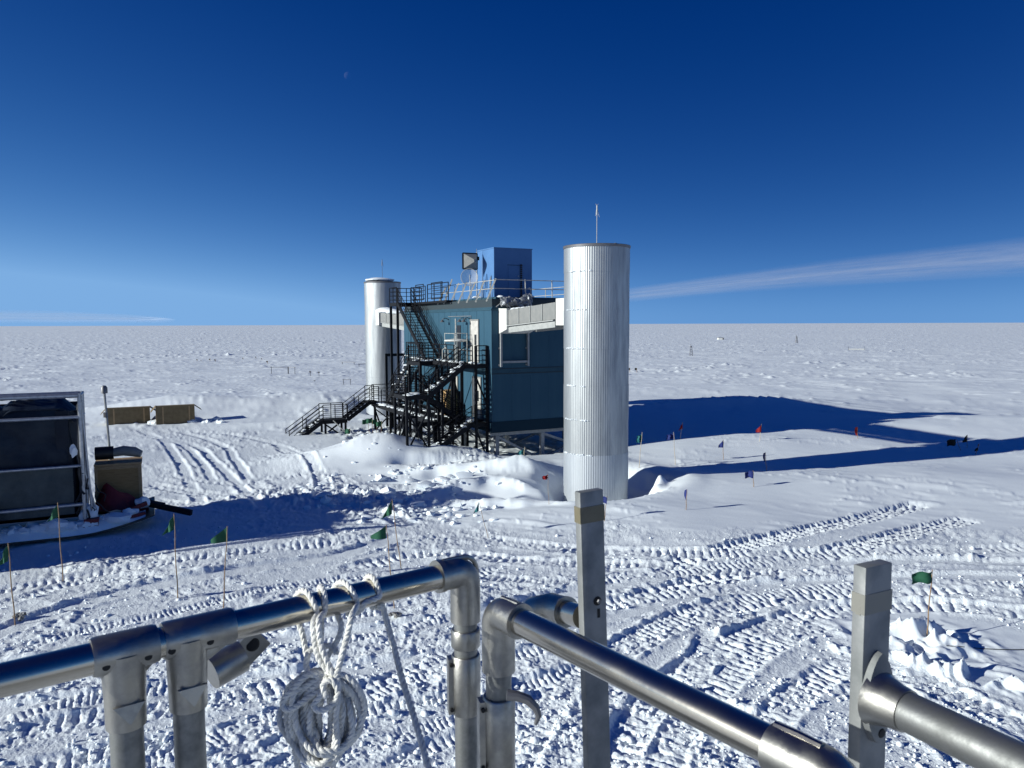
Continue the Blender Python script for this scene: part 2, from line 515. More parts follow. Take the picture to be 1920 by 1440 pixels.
def snow_material():
    m = bpy.data.materials.new('packed_snow')
    m.use_nodes = True
    t = m.node_tree
    b = t.nodes['Principled BSDF']
    b.inputs['Roughness'].default_value = 0.65
    b.inputs['Specular IOR Level'].default_value = 0.25
    geo = t.nodes.new('ShaderNodeNewGeometry')
    att = t.nodes.new('ShaderNodeAttribute')
    att.attribute_name = 'rough'

    def noise(scale, detail, stretch=(1, 1, 1), rot=0.0):
        mp = t.nodes.new('ShaderNodeMapping')
        mp.inputs['Rotation'].default_value = (0, 0, rot)
        mp.inputs['Scale'].default_value = stretch
        t.links.new(geo.outputs['Position'], mp.inputs[0])
        n = t.nodes.new('ShaderNodeTexNoise')
        n.inputs['Scale'].default_value = scale
        n.inputs['Detail'].default_value = detail
        n.inputs['Roughness'].default_value = 0.6
        t.links.new(mp.outputs[0], n.inputs['Vector'])
        return n.outputs[0]
    c = noise(0.35, 4)
    mx = t.nodes.new('ShaderNodeMix')
    mx.data_type = 'RGBA'
    mx.inputs[6].default_value = (0.78, 0.84, 0.88, 1)
    mx.inputs[7].default_value = (0.86, 0.91, 0.94, 1)
    t.links.new(c, mx.inputs[0])
    t.links.new(mx.outputs[2], b.inputs['Base Color'])
    # relief too fine for the mesh: grains, crust ripples, and the drifts far out
    b1 = t.nodes.new('ShaderNodeBump')
    b1.inputs['Strength'].default_value = 1.0
    md = t.nodes.new('ShaderNodeMapRange')
    md.inputs[3].default_value = 0.006
    md.inputs[4].default_value = 0.026
    t.links.new(att.outputs['Fac'], md.inputs[0])
    t.links.new(md.outputs[0], b1.inputs['Distance'])
    t.links.new(noise(20.0, 5), b1.inputs['Height'])
    ln = t.nodes.new('ShaderNodeVectorMath')
    ln.operation = 'LENGTH'
    t.links.new(geo.outputs['Position'], ln.inputs[0])
    far = t.nodes.new('ShaderNodeMapRange')
    far.inputs[1].default_value = 60
    far.inputs[2].default_value = 260
    far.inputs[3].default_value = 0.02
    far.inputs[4].default_value = 0.34
    t.links.new(ln.outputs['Value'], far.inputs[0])
    b2 = t.nodes.new('ShaderNodeBump')
    b2.inputs['Strength'].default_value = 1.0
    t.links.new(far.outputs[0], b2.inputs['Distance'])
    t.links.new(noise(0.8, 6, (0.26, 1.0, 1), -0.12), b2.inputs['Height'])
    t.links.new(b2.outputs[0], b1.inputs['Normal'])
    t.links.new(b1.outputs[0], b.inputs['Normal'])
    MATS['snow'] = m
    return m


SNOW = snow_material()
DRIFT = mat('drift_snow', (0.83, 0.88, 0.91), 0.7, bump=0.01, bscale=18, spec=0.25)


def build_ground():
    dense = np.arange(-37.5, 37.5, 0.078)
    side = 37.5 + np.cumsum(np.linspace(0.15, 5.5, 52))
    side = side[side < 179]
    th = np.radians(np.concatenate([-side[::-1], dense, side]))
    f, H = 763.0, 7.57
    y1 = np.arange(f * H / 9.0, f * H / 90.0, -0.86)
    r1 = f * H / y1
    y2 = np.arange(f * H / 90.0, f * H / 1500.0, -0.32)
    r2 = f * H / y2
    r = np.concatenate([np.linspace(0.4, 8.9, 22), r1, r2, np.geomspace(1650, 16000, 16)])
    na, nr = len(th), len(r)
    R, A = np.meshgrid(r, th, indexing='ij')
    X = (R * np.sin(A)).astype(np.float32).ravel()
    Y = (R * np.cos(A)).astype(np.float32).ravel()
    Z, rough = terrain(X, Y)
    far = np.clip((np.hypot(X, Y) - 1500) / 1500, 0, 1)
    Z = Z * (1 - far) + 1.0 * far
    co = np.stack([X, Y, Z], 1)
    i = np.arange(nr - 1)[:, None] * na
    j = np.arange(na)[None, :]
    j2 = (j + 1) % na
    q = np.stack([i + j, i + na + j, i + na + j2, i + j2], -1).reshape(-1, 4)[:, ::-1]
    me = bpy.data.meshes.new('snow_ground')
    me.vertices.add(len(co))
    me.vertices.foreach_set('co', co.ravel())
    me.loops.add(q.size)
    me.loops.foreach_set('vertex_index', q.ravel().astype(np.int32))
    me.polygons.add(len(q))
    me.polygons.foreach_set('loop_start', np.arange(0, q.size, 4, dtype=np.int32))
    me.polygons.foreach_set('loop_total', np.full(len(q), 4, np.int32))
    me.polygons.foreach_set('use_smooth', np.ones(len(q), bool))
    at_ = me.attributes.new('rough', 'FLOAT', 'POINT')
    at_.data.foreach_set('value', rough.astype(np.float32))
    me.update()
    me.validate()
    me.materials.append(SNOW)
    o = bpy.data.objects.new('snow_ground', me)
    COL.objects.link(o)
    o['kind'] = 'structure'
    o['label'] = 'wide plain of wind carved snow with vehicle tracks running to the horizon'
    return o


GROUND = build_ground()

# ------------------------------------------------------------------ mesh helpers
class MB:
    """collects simple solids; build() links them as ONE mesh object"""

    def __init__(self):
        self.v, self.f, self.sm = [], [], []

    def add(self, vs_, fs_, smooth=False):
        n = len(self.v)
        self.v += [tuple(p) for p in vs_]
        self.f += [tuple(i + n for i in f) for f in fs_]
        self.sm += [smooth] * len(fs_)
        return self

    def frame_box(self, c, ax, ay, az):
        """box from centre and three half-extent vectors"""
        c, ax, ay, az = Vector(c), Vector(ax), Vector(ay), Vector(az)
        p = [c + sx * ax + sy * ay + sz * az for sz in (-1, 1) for sx, sy in ((-1, -1), (1, -1), (1, 1), (-1, 1))]
        return self.add(p, [(3, 2, 1, 0), (4, 5, 6, 7), (0, 1, 5, 4), (1, 2, 6, 5), (2, 3, 7, 6), (3, 0, 4, 7)])

    def box(self, x0, x1, y0, y1, z0, z1):
        return self.frame_box(((x0 + x1) / 2, (y0 + y1) / 2, (z0 + z1) / 2), ((x1 - x0) / 2, 0, 0), (0, (y1 - y0) / 2, 0), (0, 0, (z1 - z0) / 2))

    def bar(self, p, q, w, h, up=(0, 0, 1)):
        p, q, up = Vector(p), Vector(q), Vector(up)
        d = (q - p)
        L = d.length
        d.normalize()
        s = d.cross(up)
        if s.length < 1e-4:
            s = d.cross(Vector((0, 1, 0)))
        s.normalize()
        t = s.cross(d)
        return self.frame_box((p + q) / 2, d * L / 2, s * w / 2, t * h / 2)

    def path(self, pts, r, n=8, caps=True, closed=False):
        """round tube swept along points; r may be one radius or one per point"""
        P = [Vector(p) for p in pts]
        R = r if isinstance(r, (list, tuple)) else [r] * len(P)
        T = []
        for i in range(len(P)):
            a = P[(i - 1) % len(P)] if (closed or i > 0) else P[i]
            b = P[(i + 1) % len(P)] if (closed or i < len(P) - 1) else P[i]
            T.append((b - a).normalized())
        ref = Vector((0, 0, 1)) if abs(T[0].z) < 0.9 else Vector((0, 1, 0))
        nrm = (ref - T[0] * ref.dot(T[0])).normalized()
        base, vs_, fs_ = len(self.v), [], []
        for i, p in enumerate(P):
            nrm = (nrm - T[i] * nrm.dot(T[i])).normalized()
            bn = T[i].cross(nrm)
            for k in range(n):
                a = 2 * math.pi * k / n
                vs_.append(p + (nrm * math.cos(a) + bn * math.sin(a)) * R[i])
        m = len(P)
        for i in range(m if closed else m - 1):
            i2 = (i + 1) % m
            for k in range(n):
                k2 = (k + 1) % n
                fs_.append((i * n + k, i * n + k2, i2 * n + k2, i2 * n + k))
        self.add(vs_, fs_, True)
        if caps and not closed:
            self.add([vs_[k] for k in range(n)], [tuple(range(n))[::-1]])
            self.add([vs_[(m - 1) * n + k] for k in range(n)], [tuple(range(n))])
        return self

    def tube(self, p, q, r, n=8, r2=None):
        return self.path([p, q], [r, r if r2 is None else r2], n)

    def lathe(self, c, prof, n=32, axis=None):
        """profile [(radius, height)] spun round the vertical (or given) axis at c"""
        c = Vector(c)
        w = Vector(axis).normalized() if axis else Vector((0, 0, 1))
        a = Vector((1, 0, 0)) if abs(w.x) < 0.9 else Vector((0, 1, 0))
        a = (a - w * a.dot(w)).normalized()
        b = w.cross(a)
        vs_, fs_ = [], []
        for rr, h in prof:
            for k in range(n):
                an = 2 * math.pi * k / n
                vs_.append(c + w * h + (a * math.cos(an) + b * math.sin(an)) * rr)
        for i in range(len(prof) - 1):
            for k in range(n):
                k2 = (k + 1) % n
                fs_.append((i * n + k, i * n + k2, (i + 1) * n + k2, (i + 1) * n + k))
        return self.add(vs_, fs_, True)

    def blob(self, c, rx, ry, rz, seed=0, amp=0.25, sub=2, flat=None):
        """lumpy ellipsoid"""
        vs_, fs_ = ICO[sub]
        rs = random.Random(seed)
        off = Vector((rs.uniform(-50, 50), rs.uniform(-50, 50), rs.uniform(-50, 50)))
        from mathutils import noise as mn
        out = []
        for p in vs_:
            k = 1 + amp * mn.noise(p * 1.7 + off) + 0.4 * amp * mn.noise(p * 4 + off)
            q = Vector((p.x * rx * k, p.y * ry * k, p.z * rz * k))
            if flat is not None:
                q.z = max(q.z, flat)
            out.append(Vector(c) + q)
        return self.add(out, fs_, True)

    def sheet(self, nu, nv, fn, thick=0.0):
        """grid of points fn(u, v) with a back face when thick"""
        vs_ = [Vector(fn(i / nu, j / nv)) for j in range(nv + 1) for i in range(nu + 1)]
        fs_ = [(j * (nu + 1) + i, j * (nu + 1) + i + 1, (j + 1) * (nu + 1) + i + 1, (j + 1) * (nu + 1) + i) for j in range(nv) for i in range(nu)]
        if thick:
            n = len(vs_)
            nr = [Vector((0, 0, 0)) for _ in vs_]
            for f in fs_:
                fn_ = (vs_[f[1]] - vs_[f[0]]).cross(vs_[f[3]] - vs_[f[0]])
                for k in f:
                    nr[k] += fn_
            back = [p - (q.normalized() if q.length else q) * thick for p, q in zip(vs_, nr)]
            ring = [i for i in range(nu + 1)] + [j * (nu + 1) + nu for j in range(1, nv + 1)] \
                + [nv * (nu + 1) + i for i in range(nu - 1, -1, -1)] + [j * (nu + 1) for j in range(nv - 1, 0, -1)]
            vs_ = vs_ + back
            fs_ = fs_ + [tuple(k + n for k in f)[::-1] for f in fs_] \
                + [(ring[(i + 1) % len(ring)], ring[i], ring[i] + n, ring[(i + 1) % len(ring)] + n) for i in range(len(ring))]
        return self.add(vs_, fs_, True)

    def build(self, name, material, parent=None, world=False, sharp=35):
        me = bpy.data.meshes.new(name)
        v = self.v
        if parent is not None and world:
            src = parent if '_inv' in parent else parent.parent
            inv = src['_inv']
            inv = Matrix([inv[i * 4:i * 4 + 4] for i in range(4)])
            v = [tuple(inv @ Vector(p)) for p in v]
        me.from_pydata(v, [], self.f)
        me.polygons.foreach_set('use_smooth', self.sm)
        me.update()
        if any(self.sm):
            me.set_sharp_from_angle(angle=math.radians(sharp))
        me.materials.append(material)
        o = bpy.data.objects.new(name, me)
        COL.objects.link(o)
        if parent is not None:
            o.parent = parent
        return o


def _ico():
    import bmesh
    res = {}
    for s in (1, 2, 3):
        bm = bmesh.new()
        bmesh.ops.create_icosphere(bm, subdivisions=s, radius=1.0)
        bm.verts.ensure_lookup_table()
        res[s] = ([v.co.copy() for v in bm.verts], [tuple(v.index for v in f.verts) for f in bm.faces])
        bm.free()
    return res


ICO = _ico()
ROOTS = []


def tag(o, label, cat, group=None, kind=None):
    o['label'] = label
    o['category'] = cat
    if group:
        o['group'] = group
    if kind:
        o['kind'] = kind
    return o


def thing(name, label, cat, loc=(0, 0, 0), rz=0.0, group=None):
    o = bpy.data.objects.new(name, None)
    o.empty_display_size = 0.2
    COL.objects.link(o)
    o.location = loc
    o.rotation_euler = (0, 0, rz)
    m = (Matrix.Translation(Vector(loc)) @ Matrix.Rotation(rz, 4, 'Z')).inverted()
    o['_inv'] = [m[i][j] for i in range(4) for j in range(4)]
    ROOTS.append(o)
    return tag(o, label, cat, group)


def copy_part(o, parent, loc=None):
    c = o.copy()
    COL.objects.link(c)
    c.parent = parent
    if loc is not None:
        c.location = loc
    return c


# ------------------------------------------------------------------ materials for things
M_TEAL = mat('teal_wall_paint', (0.031, 0.080, 0.124), 0.7, col2=(0.038, 0.092, 0.136), nscale=1.3, stretch=(1, 1, 0.3), spec=0.08)
M_TEAL_TRIM = mat('teal_roof_trim', (0.030, 0.072, 0.105), 0.65, col2=(0.036, 0.082, 0.115), nscale=1.2, spec=0.1)
M_SKIRT = mat('dark_blue_skirt', (0.012, 0.030, 0.048), 0.7, spec=0.05)
M_CORE = mat('wall_core', (0.02, 0.035, 0.045), 0.8)
M_HUTPAINT = mat('pale_blue_paint', (0.080, 0.18, 0.37), 0.5, col2=(0.092, 0.20, 0.40), nscale=1.0, spec=0.1)
M_STEEL = mat('black_painted_steel', (0.012, 0.013, 0.016), 0.65, spec=0.12)
M_GALV = mat('galvanised_sheet', (0.41, 0.43, 0.44), 0.42, 0.7, col2=(0.26, 0.28, 0.30), nscale=1.6, stretch=(2.2, 2.2, 0.28), rough2=0.55, lo=0.35, hi=0.7)
M_GALV2 = mat('galvanised_sheet_frosted', (0.44, 0.47, 0.50), 0.5, 0.55, col2=(0.35, 0.38, 0.42), nscale=1.2, stretch=(1.6, 1.6, 0.3), rough2=0.62)
M_RIM = mat('weathered_rim_steel', (0.16, 0.16, 0.17), 0.5, 0.6)
M_WHITE = mat('white_panel', (0.66, 0.66, 0.62), 0.6, col2=(0.58, 0.58, 0.55), nscale=2.5)
M_BEAM = mat('grey_beam_paint', (0.36, 0.37, 0.36), 0.6, col2=(0.30, 0.31, 0.30), nscale=4)
M_GREYP = mat('grey_cover_panel', (0.19, 0.195, 0.19), 0.65, col2=(0.23, 0.23, 0.22), nscale=3)
M_GREYS = mat('grey_frame_steel', (0.30, 0.31, 0.32), 0.5, 0.2, col2=(0.22, 0.23, 0.24), nscale=5)
M_PALE = mat('pale_weathered_tube', (0.46, 0.46, 0.43), 0.55, col2=(0.34, 0.34, 0.32), nscale=8)
M_DOOR = mat('off_white_door', (0.52, 0.50, 0.46), 0.55, col2=(0.40, 0.39, 0.36), nscale=4)
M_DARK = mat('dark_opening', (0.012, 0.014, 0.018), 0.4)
M_GLASS = mat('dark_window_glass', (0.02, 0.025, 0.03), 0.08)
M_WOOD = mat('plywood', (0.33, 0.205, 0.085), 0.8, col2=(0.26, 0.155, 0.06), nscale=3.0, stretch=(1, 1, 7))
M_BATTEN = mat('pale_timber_batten', (0.42, 0.29, 0.15), 0.75, col2=(0.32, 0.2, 0.1), nscale=5, stretch=(1, 1, 6))
M_CARD = mat('brown_cardboard', (0.20, 0.15, 0.08), 0.9, col2=(0.15, 0.11, 0.055), nscale=3)
M_WRAP = mat('silvery_wrap', (0.24, 0.255, 0.28), 0.42, 0.35, bump=0.03, bscale=9)
M_CABLE = mat('black_cable', (0.012, 0.012, 0.014), 0.5)
M_TARP = mat('dark_blue_tarpaulin', (0.006, 0.011, 0.022), 0.5, col2=(0.010, 0.017, 0.031), nscale=1.5, bump=0.05, bscale=2.5, spec=0.2)
M_TARP2 = mat('faded_tarpaulin', (0.008, 0.015, 0.028), 0.5, col2=(0.018, 0.029, 0.044), nscale=1.1, bump=0.06, bscale=2.6, spec=0.2)
M_PIPE = mat('scaffold_pipe', (0.42, 0.44, 0.47), 0.4, 0.7, col2=(0.3, 0.32, 0.35), nscale=7)
M_RED = mat('red_plastic_sheet', (0.15, 0.012, 0.016), 0.6, bump=0.01, bscale=8)
M_BLACKP = mat('black_plastic_sled', (0.015, 0.016, 0.018), 0.4)

# ------------------------------------------------------------------ laboratory building
Z_SK0, Z_SK1, Z_B0, Z_B1, Z_EV, Z_RF = 2.40, 3.02, 5.78, 6.02, 9.33, 10.10
LEN_A, LEN_B = 15.0, 8.6
lab = thing('laboratory_building', 'teal blue two storey laboratory on stilts between two silver towers', 'building', LB(0, 0, 0), TH)


def part(mb, name, material, parent=lab, **k):
    return mb.build(name, material, parent, **k)


part(MB().box(0.06, LEN_B - 0.06, 0.06, LEN_A - 0.06, Z_SK0 + 0.05, Z_RF - 0.12), 'wall_core', M_CORE)
# wall panels: stair front (x = 0), end walls (y = 0 and LEN_A), back (x = LEN_B)
for (z0, z1) in ((Z_SK1, Z_B0), (Z_B1, Z_EV)):
    n = 15
    w = LEN_A / n
    pf = None
    for i in range(n):
        if pf is None:
            pf = part(MB().box(0.0, 0.055, 0.012, w - 0.012, z0, z1), 'wall_panel', M_TEAL)
        else:
            copy_part(pf, lab, (0, i * w, 0))
    n = 7
    w = (LEN_B - 0.13) / n
    pe = None
    for i in range(n):
        for yy in (0.0, LEN_A - 0.055):
            if pe is None:
                pe = part(MB().box(0.065 + 0.004, 0.065 + w - 0.004, 0.0, 0.055, z0, z1), 'wall_panel', M_TEAL)
            else:
                copy_part(pe, lab, (i * w, yy, 0))
    pb = part(MB().box(LEN_B - 0.055, LEN_B, 0.0, LEN_A, z0, z1), 'rear_wall', M_TEAL)
part(MB().box(0.002, 0.064, -0.004, 0.05, Z_SK1, Z_B0).box(0.002, 0.064, -0.004, 0.05, Z_B1, Z_EV), 'corner_trim', M_TEAL_TRIM)
band = MB()
band.box(-0.012, LEN_B, -0.012, 0.05, Z_B0, Z_B1 - 0.004).box(-0.012, 0.05, 0.052, LEN_A, Z_B0, Z_B1 - 0.004)
part(band, 'storey_band', M_TEAL_TRIM)
part(MB().box(-0.02, LEN_B, -0.022, 0.0, Z_B0 - 0.05, Z_B0 - 0.005).box(-0.02, LEN_B, -0.022, 0.0, Z_B1 + 0.0, Z_B1 + 0.04), 'band_flashing', M_CORE)
part(MB().box(-0.03, LEN_B + 0.02, -0.03, LEN_A + 0.02, Z_SK0, Z_SK1 - 0.004), 'floor_skirt', M_SKIRT)


def chamfer_roof():
    mb = MB()
    o = 0.03
    c = 0.42
    lo = [(-o, -o), (LEN_B + o, -o), (LEN_B + o, LEN_A + o), (-o, LEN_A + o)]
    hi = [(c, 0.25), (LEN_B - c, 0.25), (LEN_B - c, LEN_A - 0.25), (c, LEN_A - 0.25)]
    v = [(x, y, Z_EV + 0.01) for x, y in lo] + [(x, y, Z_EV + 0.05) for x, y in lo] + [(x, y, Z_RF) for x, y in hi]
    f = [(3, 2, 1, 0), (8, 9, 10, 11)]
    for i in range(4):
        j = (i + 1) % 4
        f += [(i, j, j + 4, i + 4), (i + 4, j + 4, j + 8, i + 8)]
    return mb.add(v, f)


part(chamfer_roof(), 'roof', M_TEAL_TRIM)
# doors on the stair front
for k, (y0, z0, wd, ht) in enumerate(((1.72, 6.34, 1.05, 2.42), (1.45, 3.06, 1.05, 2.35), (4.9, 3.06, 0.95, 2.2))):
    d = part(MB().box(-0.05, -0.002, y0, y0 + wd, z0, z0 + ht), 'door', M_DOOR)
    part(MB().box(-0.062, -0.051, y0 + 0.22, y0 + 0.50, z0 + 1.0, z0 + 1.62), 'pane', M_GLASS, d)
    part(MB().bar((-0.10, y0 + 0.85, z0 + 1.02), (-0.052, y0 + 0.85, z0 + 1.02), 0.03, 0.03).bar((-0.10, y0 + 0.70, z0 + 1.02), (-0.10, y0 + 0.86, z0 + 1.02), 0.025, 0.03), 'handle', M_GREYS, d)
    fr = MB()
    fr.box(-0.07, -0.001, y0 - 0.09, y0 - 0.004, z0, z0 + ht + 0.09).box(-0.07, -0.001, y0 + wd + 0.004, y0 + wd + 0.09, z0, z0 + ht + 0.09)
    fr.box(-0.07, -0.001, y0 - 0.002, y0 + wd + 0.002, z0 + ht + 0.004, z0 + ht + 0.09)
    part(fr, 'door_frame', M_GREYP)
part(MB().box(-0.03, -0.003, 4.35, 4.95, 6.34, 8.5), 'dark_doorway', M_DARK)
# gooseneck lamps over the doors
for yy in (6.3, 3.55, 2.9):
    g = MB()
    g.path([(-0.005, yy, 8.85), (-0.18, yy, 8.95), (-0.36, yy, 8.93), (-0.42, yy, 8.83)], 0.025, 6)
    lm = part(g, 'wall_lamp', M_RIM)
    part(MB().lathe((-0.44, yy, 8.70), [(0.02, 0.16), (0.06, 0.13), (0.15, 0.0), (0.13, 0.0)], 12), 'lamp_shade', M_RIM, lm)
cd = MB()
cd.path([(-0.03, 6.3, 9.05), (-0.03, 2.75, 9.05), (-0.03, 2.75, 8.4)], 0.018, 6)
part(cd, 'conduit', M_GREYS)
# stilts and bracing
legs_y, legs_x = (0.55, 5.2, 9.9, 14.5), (0.55, 3.55, 7.9)
for yy in legs_y:
    part(MB().box(0.1, LEN_B - 0.1, yy - 0.09, yy + 0.09, Z_SK0 - 0.26, Z_SK0 - 0.004), 'floor_beam', M_GREYS)
    for xx in legs_x:
        part(MB().box(xx - 0.11, xx + 0.11, yy - 0.11, yy + 0.11, -0.6, Z_SK0 - 0.262), 'stilt', M_GREYS)
    for xa, xb in zip(legs_x[:-1], legs_x[1:]):
        br = MB()
        br.bar((xa + 0.1, yy, 2.05), (xb - 0.1, yy - 0.0, 0.55), 0.12, 0.14)
        part(br, 'diagonal_brace', M_GREYS)
        if xb - xa > 3.5:
            br = MB()
            br.bar((xb - 0.1, yy + 0.13, 2.05), (xa + 0.1, yy + 0.13, 0.55), 0.12, 0.14)
            part(br, 'diagonal_brace', M_GREYS)
for xx in legs_x[:1]:
    for ya, yb in zip(legs_y[:-1], legs_y[1:]):
        br = MB()
        br.bar((xx - 0.12, ya, 2.0), (xx - 0.12, yb, 0.6), 0.1, 0.12)
        br.bar((xx + 0.12, yb, 2.0), (xx + 0.12, ya, 0.6), 0.1, 0.12)
        part(br, 'diagonal_brace', M_GREYS)

# ------------------------------------------------------------------ cable ducts to the two towers
TX = 1.417                                   # tower axis in building coordinates


def cable_duct(label, y_wall, y_tow, near):
    s = -1 if near else 1                    # runs towards -y (near tower) or +y (far tower)
    t = thing('cable_duct', label, 'duct', LB(0, 0, 0), TH, 'cable ducts from the laboratory to the towers')
    x0, x1 = TX - 0.95, TX + 0.95
    e = y_wall + s * 0.01
    o = y_wall + s * 1.0
    # tapered collar on the wall
    v = [(x0 - 0.02, e, 8.02), (x1 + 0.02, e, 8.02), (x1 + 0.02, e, 9.45), (x0 - 0.02, e, 9.45),
         (x0 - 0.02, o, 8.28), (x1 + 0.02, o, 8.28), (x1 + 0.02, o, 9.42), (x0 - 0.02, o, 9.42)]
    f = [(0, 1, 5, 4), (1, 2, 6, 5), (2, 3, 7, 6), (3, 0, 4, 7), (4, 5, 6, 7), (3, 2, 1, 0)]
    mb = MB().add(v, f if near else [k[::-1] for k in f])
    mb.build('wall_collar', M_WHITE, t)
    # cover panels, stepped slightly, over a pale beam
    ys = np.linspace(o + s * 0.10, y_tow - s * 0.75, 5)
    rise = 0.28
    for k in range(4):
        ya, yb = ys[k] + s * 0.012, ys[k + 1] - s * 0.012
        z_a, z_b = 8.52 + rise * k / 4, 8.52 + rise * (k + 1) / 4
        vv = []
        for (yy, zz) in ((ya, z_a), (yb, z_b)):
            vv += [(x0 + 0.03, yy, zz), (x1 - 0.03, yy, zz), (x1 - 0.03, yy, zz + 0.83), (x0 + 0.03, yy, zz + 0.83)]
        ff = [(0, 1, 2, 3), (7, 6, 5, 4), (4, 5, 1, 0), (5, 6, 2, 1), (6, 7, 3, 2), (7, 4, 0, 3)]
        MB().add(vv, [k_[::-1] for k_ in ff] if near else ff).build('cover_panel', M_GREYP, t)
        ym = ys[k]
        MB().bar((x0 + 0.012, ym, z_a + 0.02), (x0 + 0.012, ym, z_a + 0.84), 0.05, 0.04, (0, 1, 0)).build('joint_strip', M_BEAM, t)
    MB().bar((x0 + 0.16, o, 8.24), (x0 + 0.16, y_tow - s * 0.9, 8.27 + rise), 0.12, 0.30).bar((x1 - 0.10, o, 8.27), (x1 - 0.10, y_tow - s * 0.9, 8.27 + rise), 0.12, 0.30).build('support_beam', M_BEAM, t)
    MB().bar((x0 + 0.0, o, 8.47), (x0 + 0.0, y_tow - s * 0.9, 8.47 + rise), 0.05, 0.05).build('lower_lip', M_BEAM, t)
    # box where the duct meets the tower
    yb = y_tow - s * 0.55
    MB().box(x0 - 0.06, x1 + 0.06, min(yb, yb + s * 1.5), max(yb, yb + s * 1.5), 8.22 + rise, 9.52 + rise).build('tower_box', M_WHITE, t)
    if near:   # grey bracket hanging on the end wall
        for xx in (x0 + 0.07, x1 - 0.10):
            MB().bar((xx, -0.12, 8.05), (xx, -0.12, 6.15), 0.10, 0.14).build('bracket_post', M_GREYS, t)
            for zz in (7.2, 6.25):
                MB().box(xx - 0.12, xx + 0.12, -0.055, -0.001, zz - 0.05, zz + 0.05).build('bracket_plate', M_GREYS, t)
        MB().bar((x0 + 0.07, -0.12, 6.42), (x1 - 0.10, -0.12, 6.42), 0.11, 0.12).build('bracket_rail', M_GREYS, t)
    return t


cable_duct('grey panelled duct with white ends joining the near tower to the end wall', 0.0, -8.5 + 1.5, True)
cable_duct('snow capped grey duct with white ends in front of the far tower', LEN_A, 24.5 - 1.5, False)

# ------------------------------------------------------------------ corrugated towers


def tower(label, pos, antenna_h, snow_cap, seed):
    t = thing('corrugated_tower', label, 'tower', (pos.x, pos.y, 0), TH, 'twin corrugated cable towers')
    R, ribs, top = 1.525, 90, 12.12
    zs = [-0.9, 0.85, 2.55, 4.15, 5.72, 7.45, 9.2, 10.95, top]
    nv = ribs * 6
    for k in range(len(zs) - 1):
        off = 0.012 * (k % 2)
        vs_, fs_ = [], []
        z0, z1 = zs[k] - (0.03 if k else 0), zs[k + 1]
        smooth_side = k >= len(zs) - 3
        for zz in (z0, z1):
            for i in range(nv):
                a = 2 * math.pi * i / nv
                rip = 0.5 - 0.5 * math.cos(ribs * a)
                amp = 0.011
                vs_.append(((R + off - amp * rip) * math.cos(a), (R + off - amp * rip) * math.sin(a), zz))
        for i in range(nv):
            j = (i + 1) % nv
            fs_.append((i, j, nv + j, nv + i))
        MB().add(vs_, fs_, True).build('corrugated_ring', M_GALV2 if k in (1, 0) else M_GALV, t, sharp=60)
    MB().lathe((0, 0, 0), [(R - 0.06, top - 0.08), (R + 0.035, top - 0.08), (R + 0.05, top + 0.03), (R + 0.035, top + 0.045), (0.0, top + 0.10)], 64).build('cap', M_RIM, t)
    an = MB().tube((0, 0, top + 0.05), (0, 0, top + 0.2), 0.04, 8).tube((0, 0, top + 0.2), (0, 0, top + antenna_h), 0.016, 6)
    a_ = an.build('antenna_mast', M_PALE if not snow_cap else M_RIM, t)
    hd = MB()
    zt = top + antenna_h
    hd.tube((0, 0, zt - 0.45), (0, 0, zt - 0.02), 0.028, 8)
    for k in range(4):
        an_ = math.pi / 2 * k + 0.4
        hd.tube((0, 0, zt), (0.09 * math.cos(an_), 0.09 * math.sin(an_), zt + 0.05), 0.005, 5)
    hd.tube((0.01, 0, zt - 0.1), (0.10, -0.05, zt - 0.55), 0.008, 5).tube((-0.01, 0, zt - 0.1), (-0.04, 0.05, zt - 0.5), 0.007, 5)
    hd.build('antenna_head', M_PALE if not snow_cap else M_RIM, a_)
    bolts = MB()
    MB().box(-0.05, 0.05, -R - 0.05, -R + 0.1, top - 0.02, top + 0.06).build('rim_bracket', M_RIM, t)
    return t


T_NEAR = tower('near silver corrugated steel tower with whip antenna in front of the end wall', TOWER_NEAR, 1.95, False, 1)
T_FAR = tower('far silver corrugated steel tower with domed snow cap behind the stairs', TOWER_FAR, 1.9, True, 2)
mb = MB()
mb.blob((TOWER_FAR.x - 0.25, TOWER_FAR.y - 0.2, 12.27), 1.25, 1.25, 0.24, 5, 0.2, 3, flat=-0.02)
tag(mb.build('snow_drift', DRIFT), 'thin dome of snow lying on the far tower top', 'snow')
c = LB(LEN_A + 5.2, TX - 0.5, 9.58)
mb = MB()
for k in range(7):
    p = LB(LEN_A + 7.6 - k * 0.65, TX - 0.45, 9.66 - 0.03 * k)
    mb.blob(p, 0.75, 0.75, 0.34 - 0.03 * k, 30 + k, 0.2, 2, flat=-0.08)
tag(mb.build('snow_drift', DRIFT), 'rounded snow drift lying along the far duct roof', 'snow')
# frost and snow caught on the lap joints of the near tower
mb = MB()
rs = random.Random(4)
for zz, a0, a1, n in ((10.95, -2.6, -1.7, 9), (9.2, -2.75, -1.9, 14), (7.45, -2.8, -2.0, 26), (5.72, -2.8, -2.05, 16), (4.15, -2.8, -1.85, 22), (2.55, -2.85, -1.8, 34), (0.9, -2.2, -1.7, 10)):
    for k in range(n):
        a = rs.uniform(a0, a1)
        p = TOWER_NEAR + Vector((1.54 * math.cos(a), 1.54 * math.sin(a), zz + rs.uniform(-0.01, 0.015)))
        s = rs.uniform(0.018, 0.05)
        mb.blob(p, s * rs.uniform(1, 2.2), s * rs.uniform(1, 1.6), s * rs.uniform(0.5, 1.0), rs.randint(0, 999), 0.3, 1)
o = mb.build('frost_crumbs', DRIFT)
o['kind'] = 'stuff'
o['label'] = 'crumbs of frozen snow caught on the seams of the near tower'

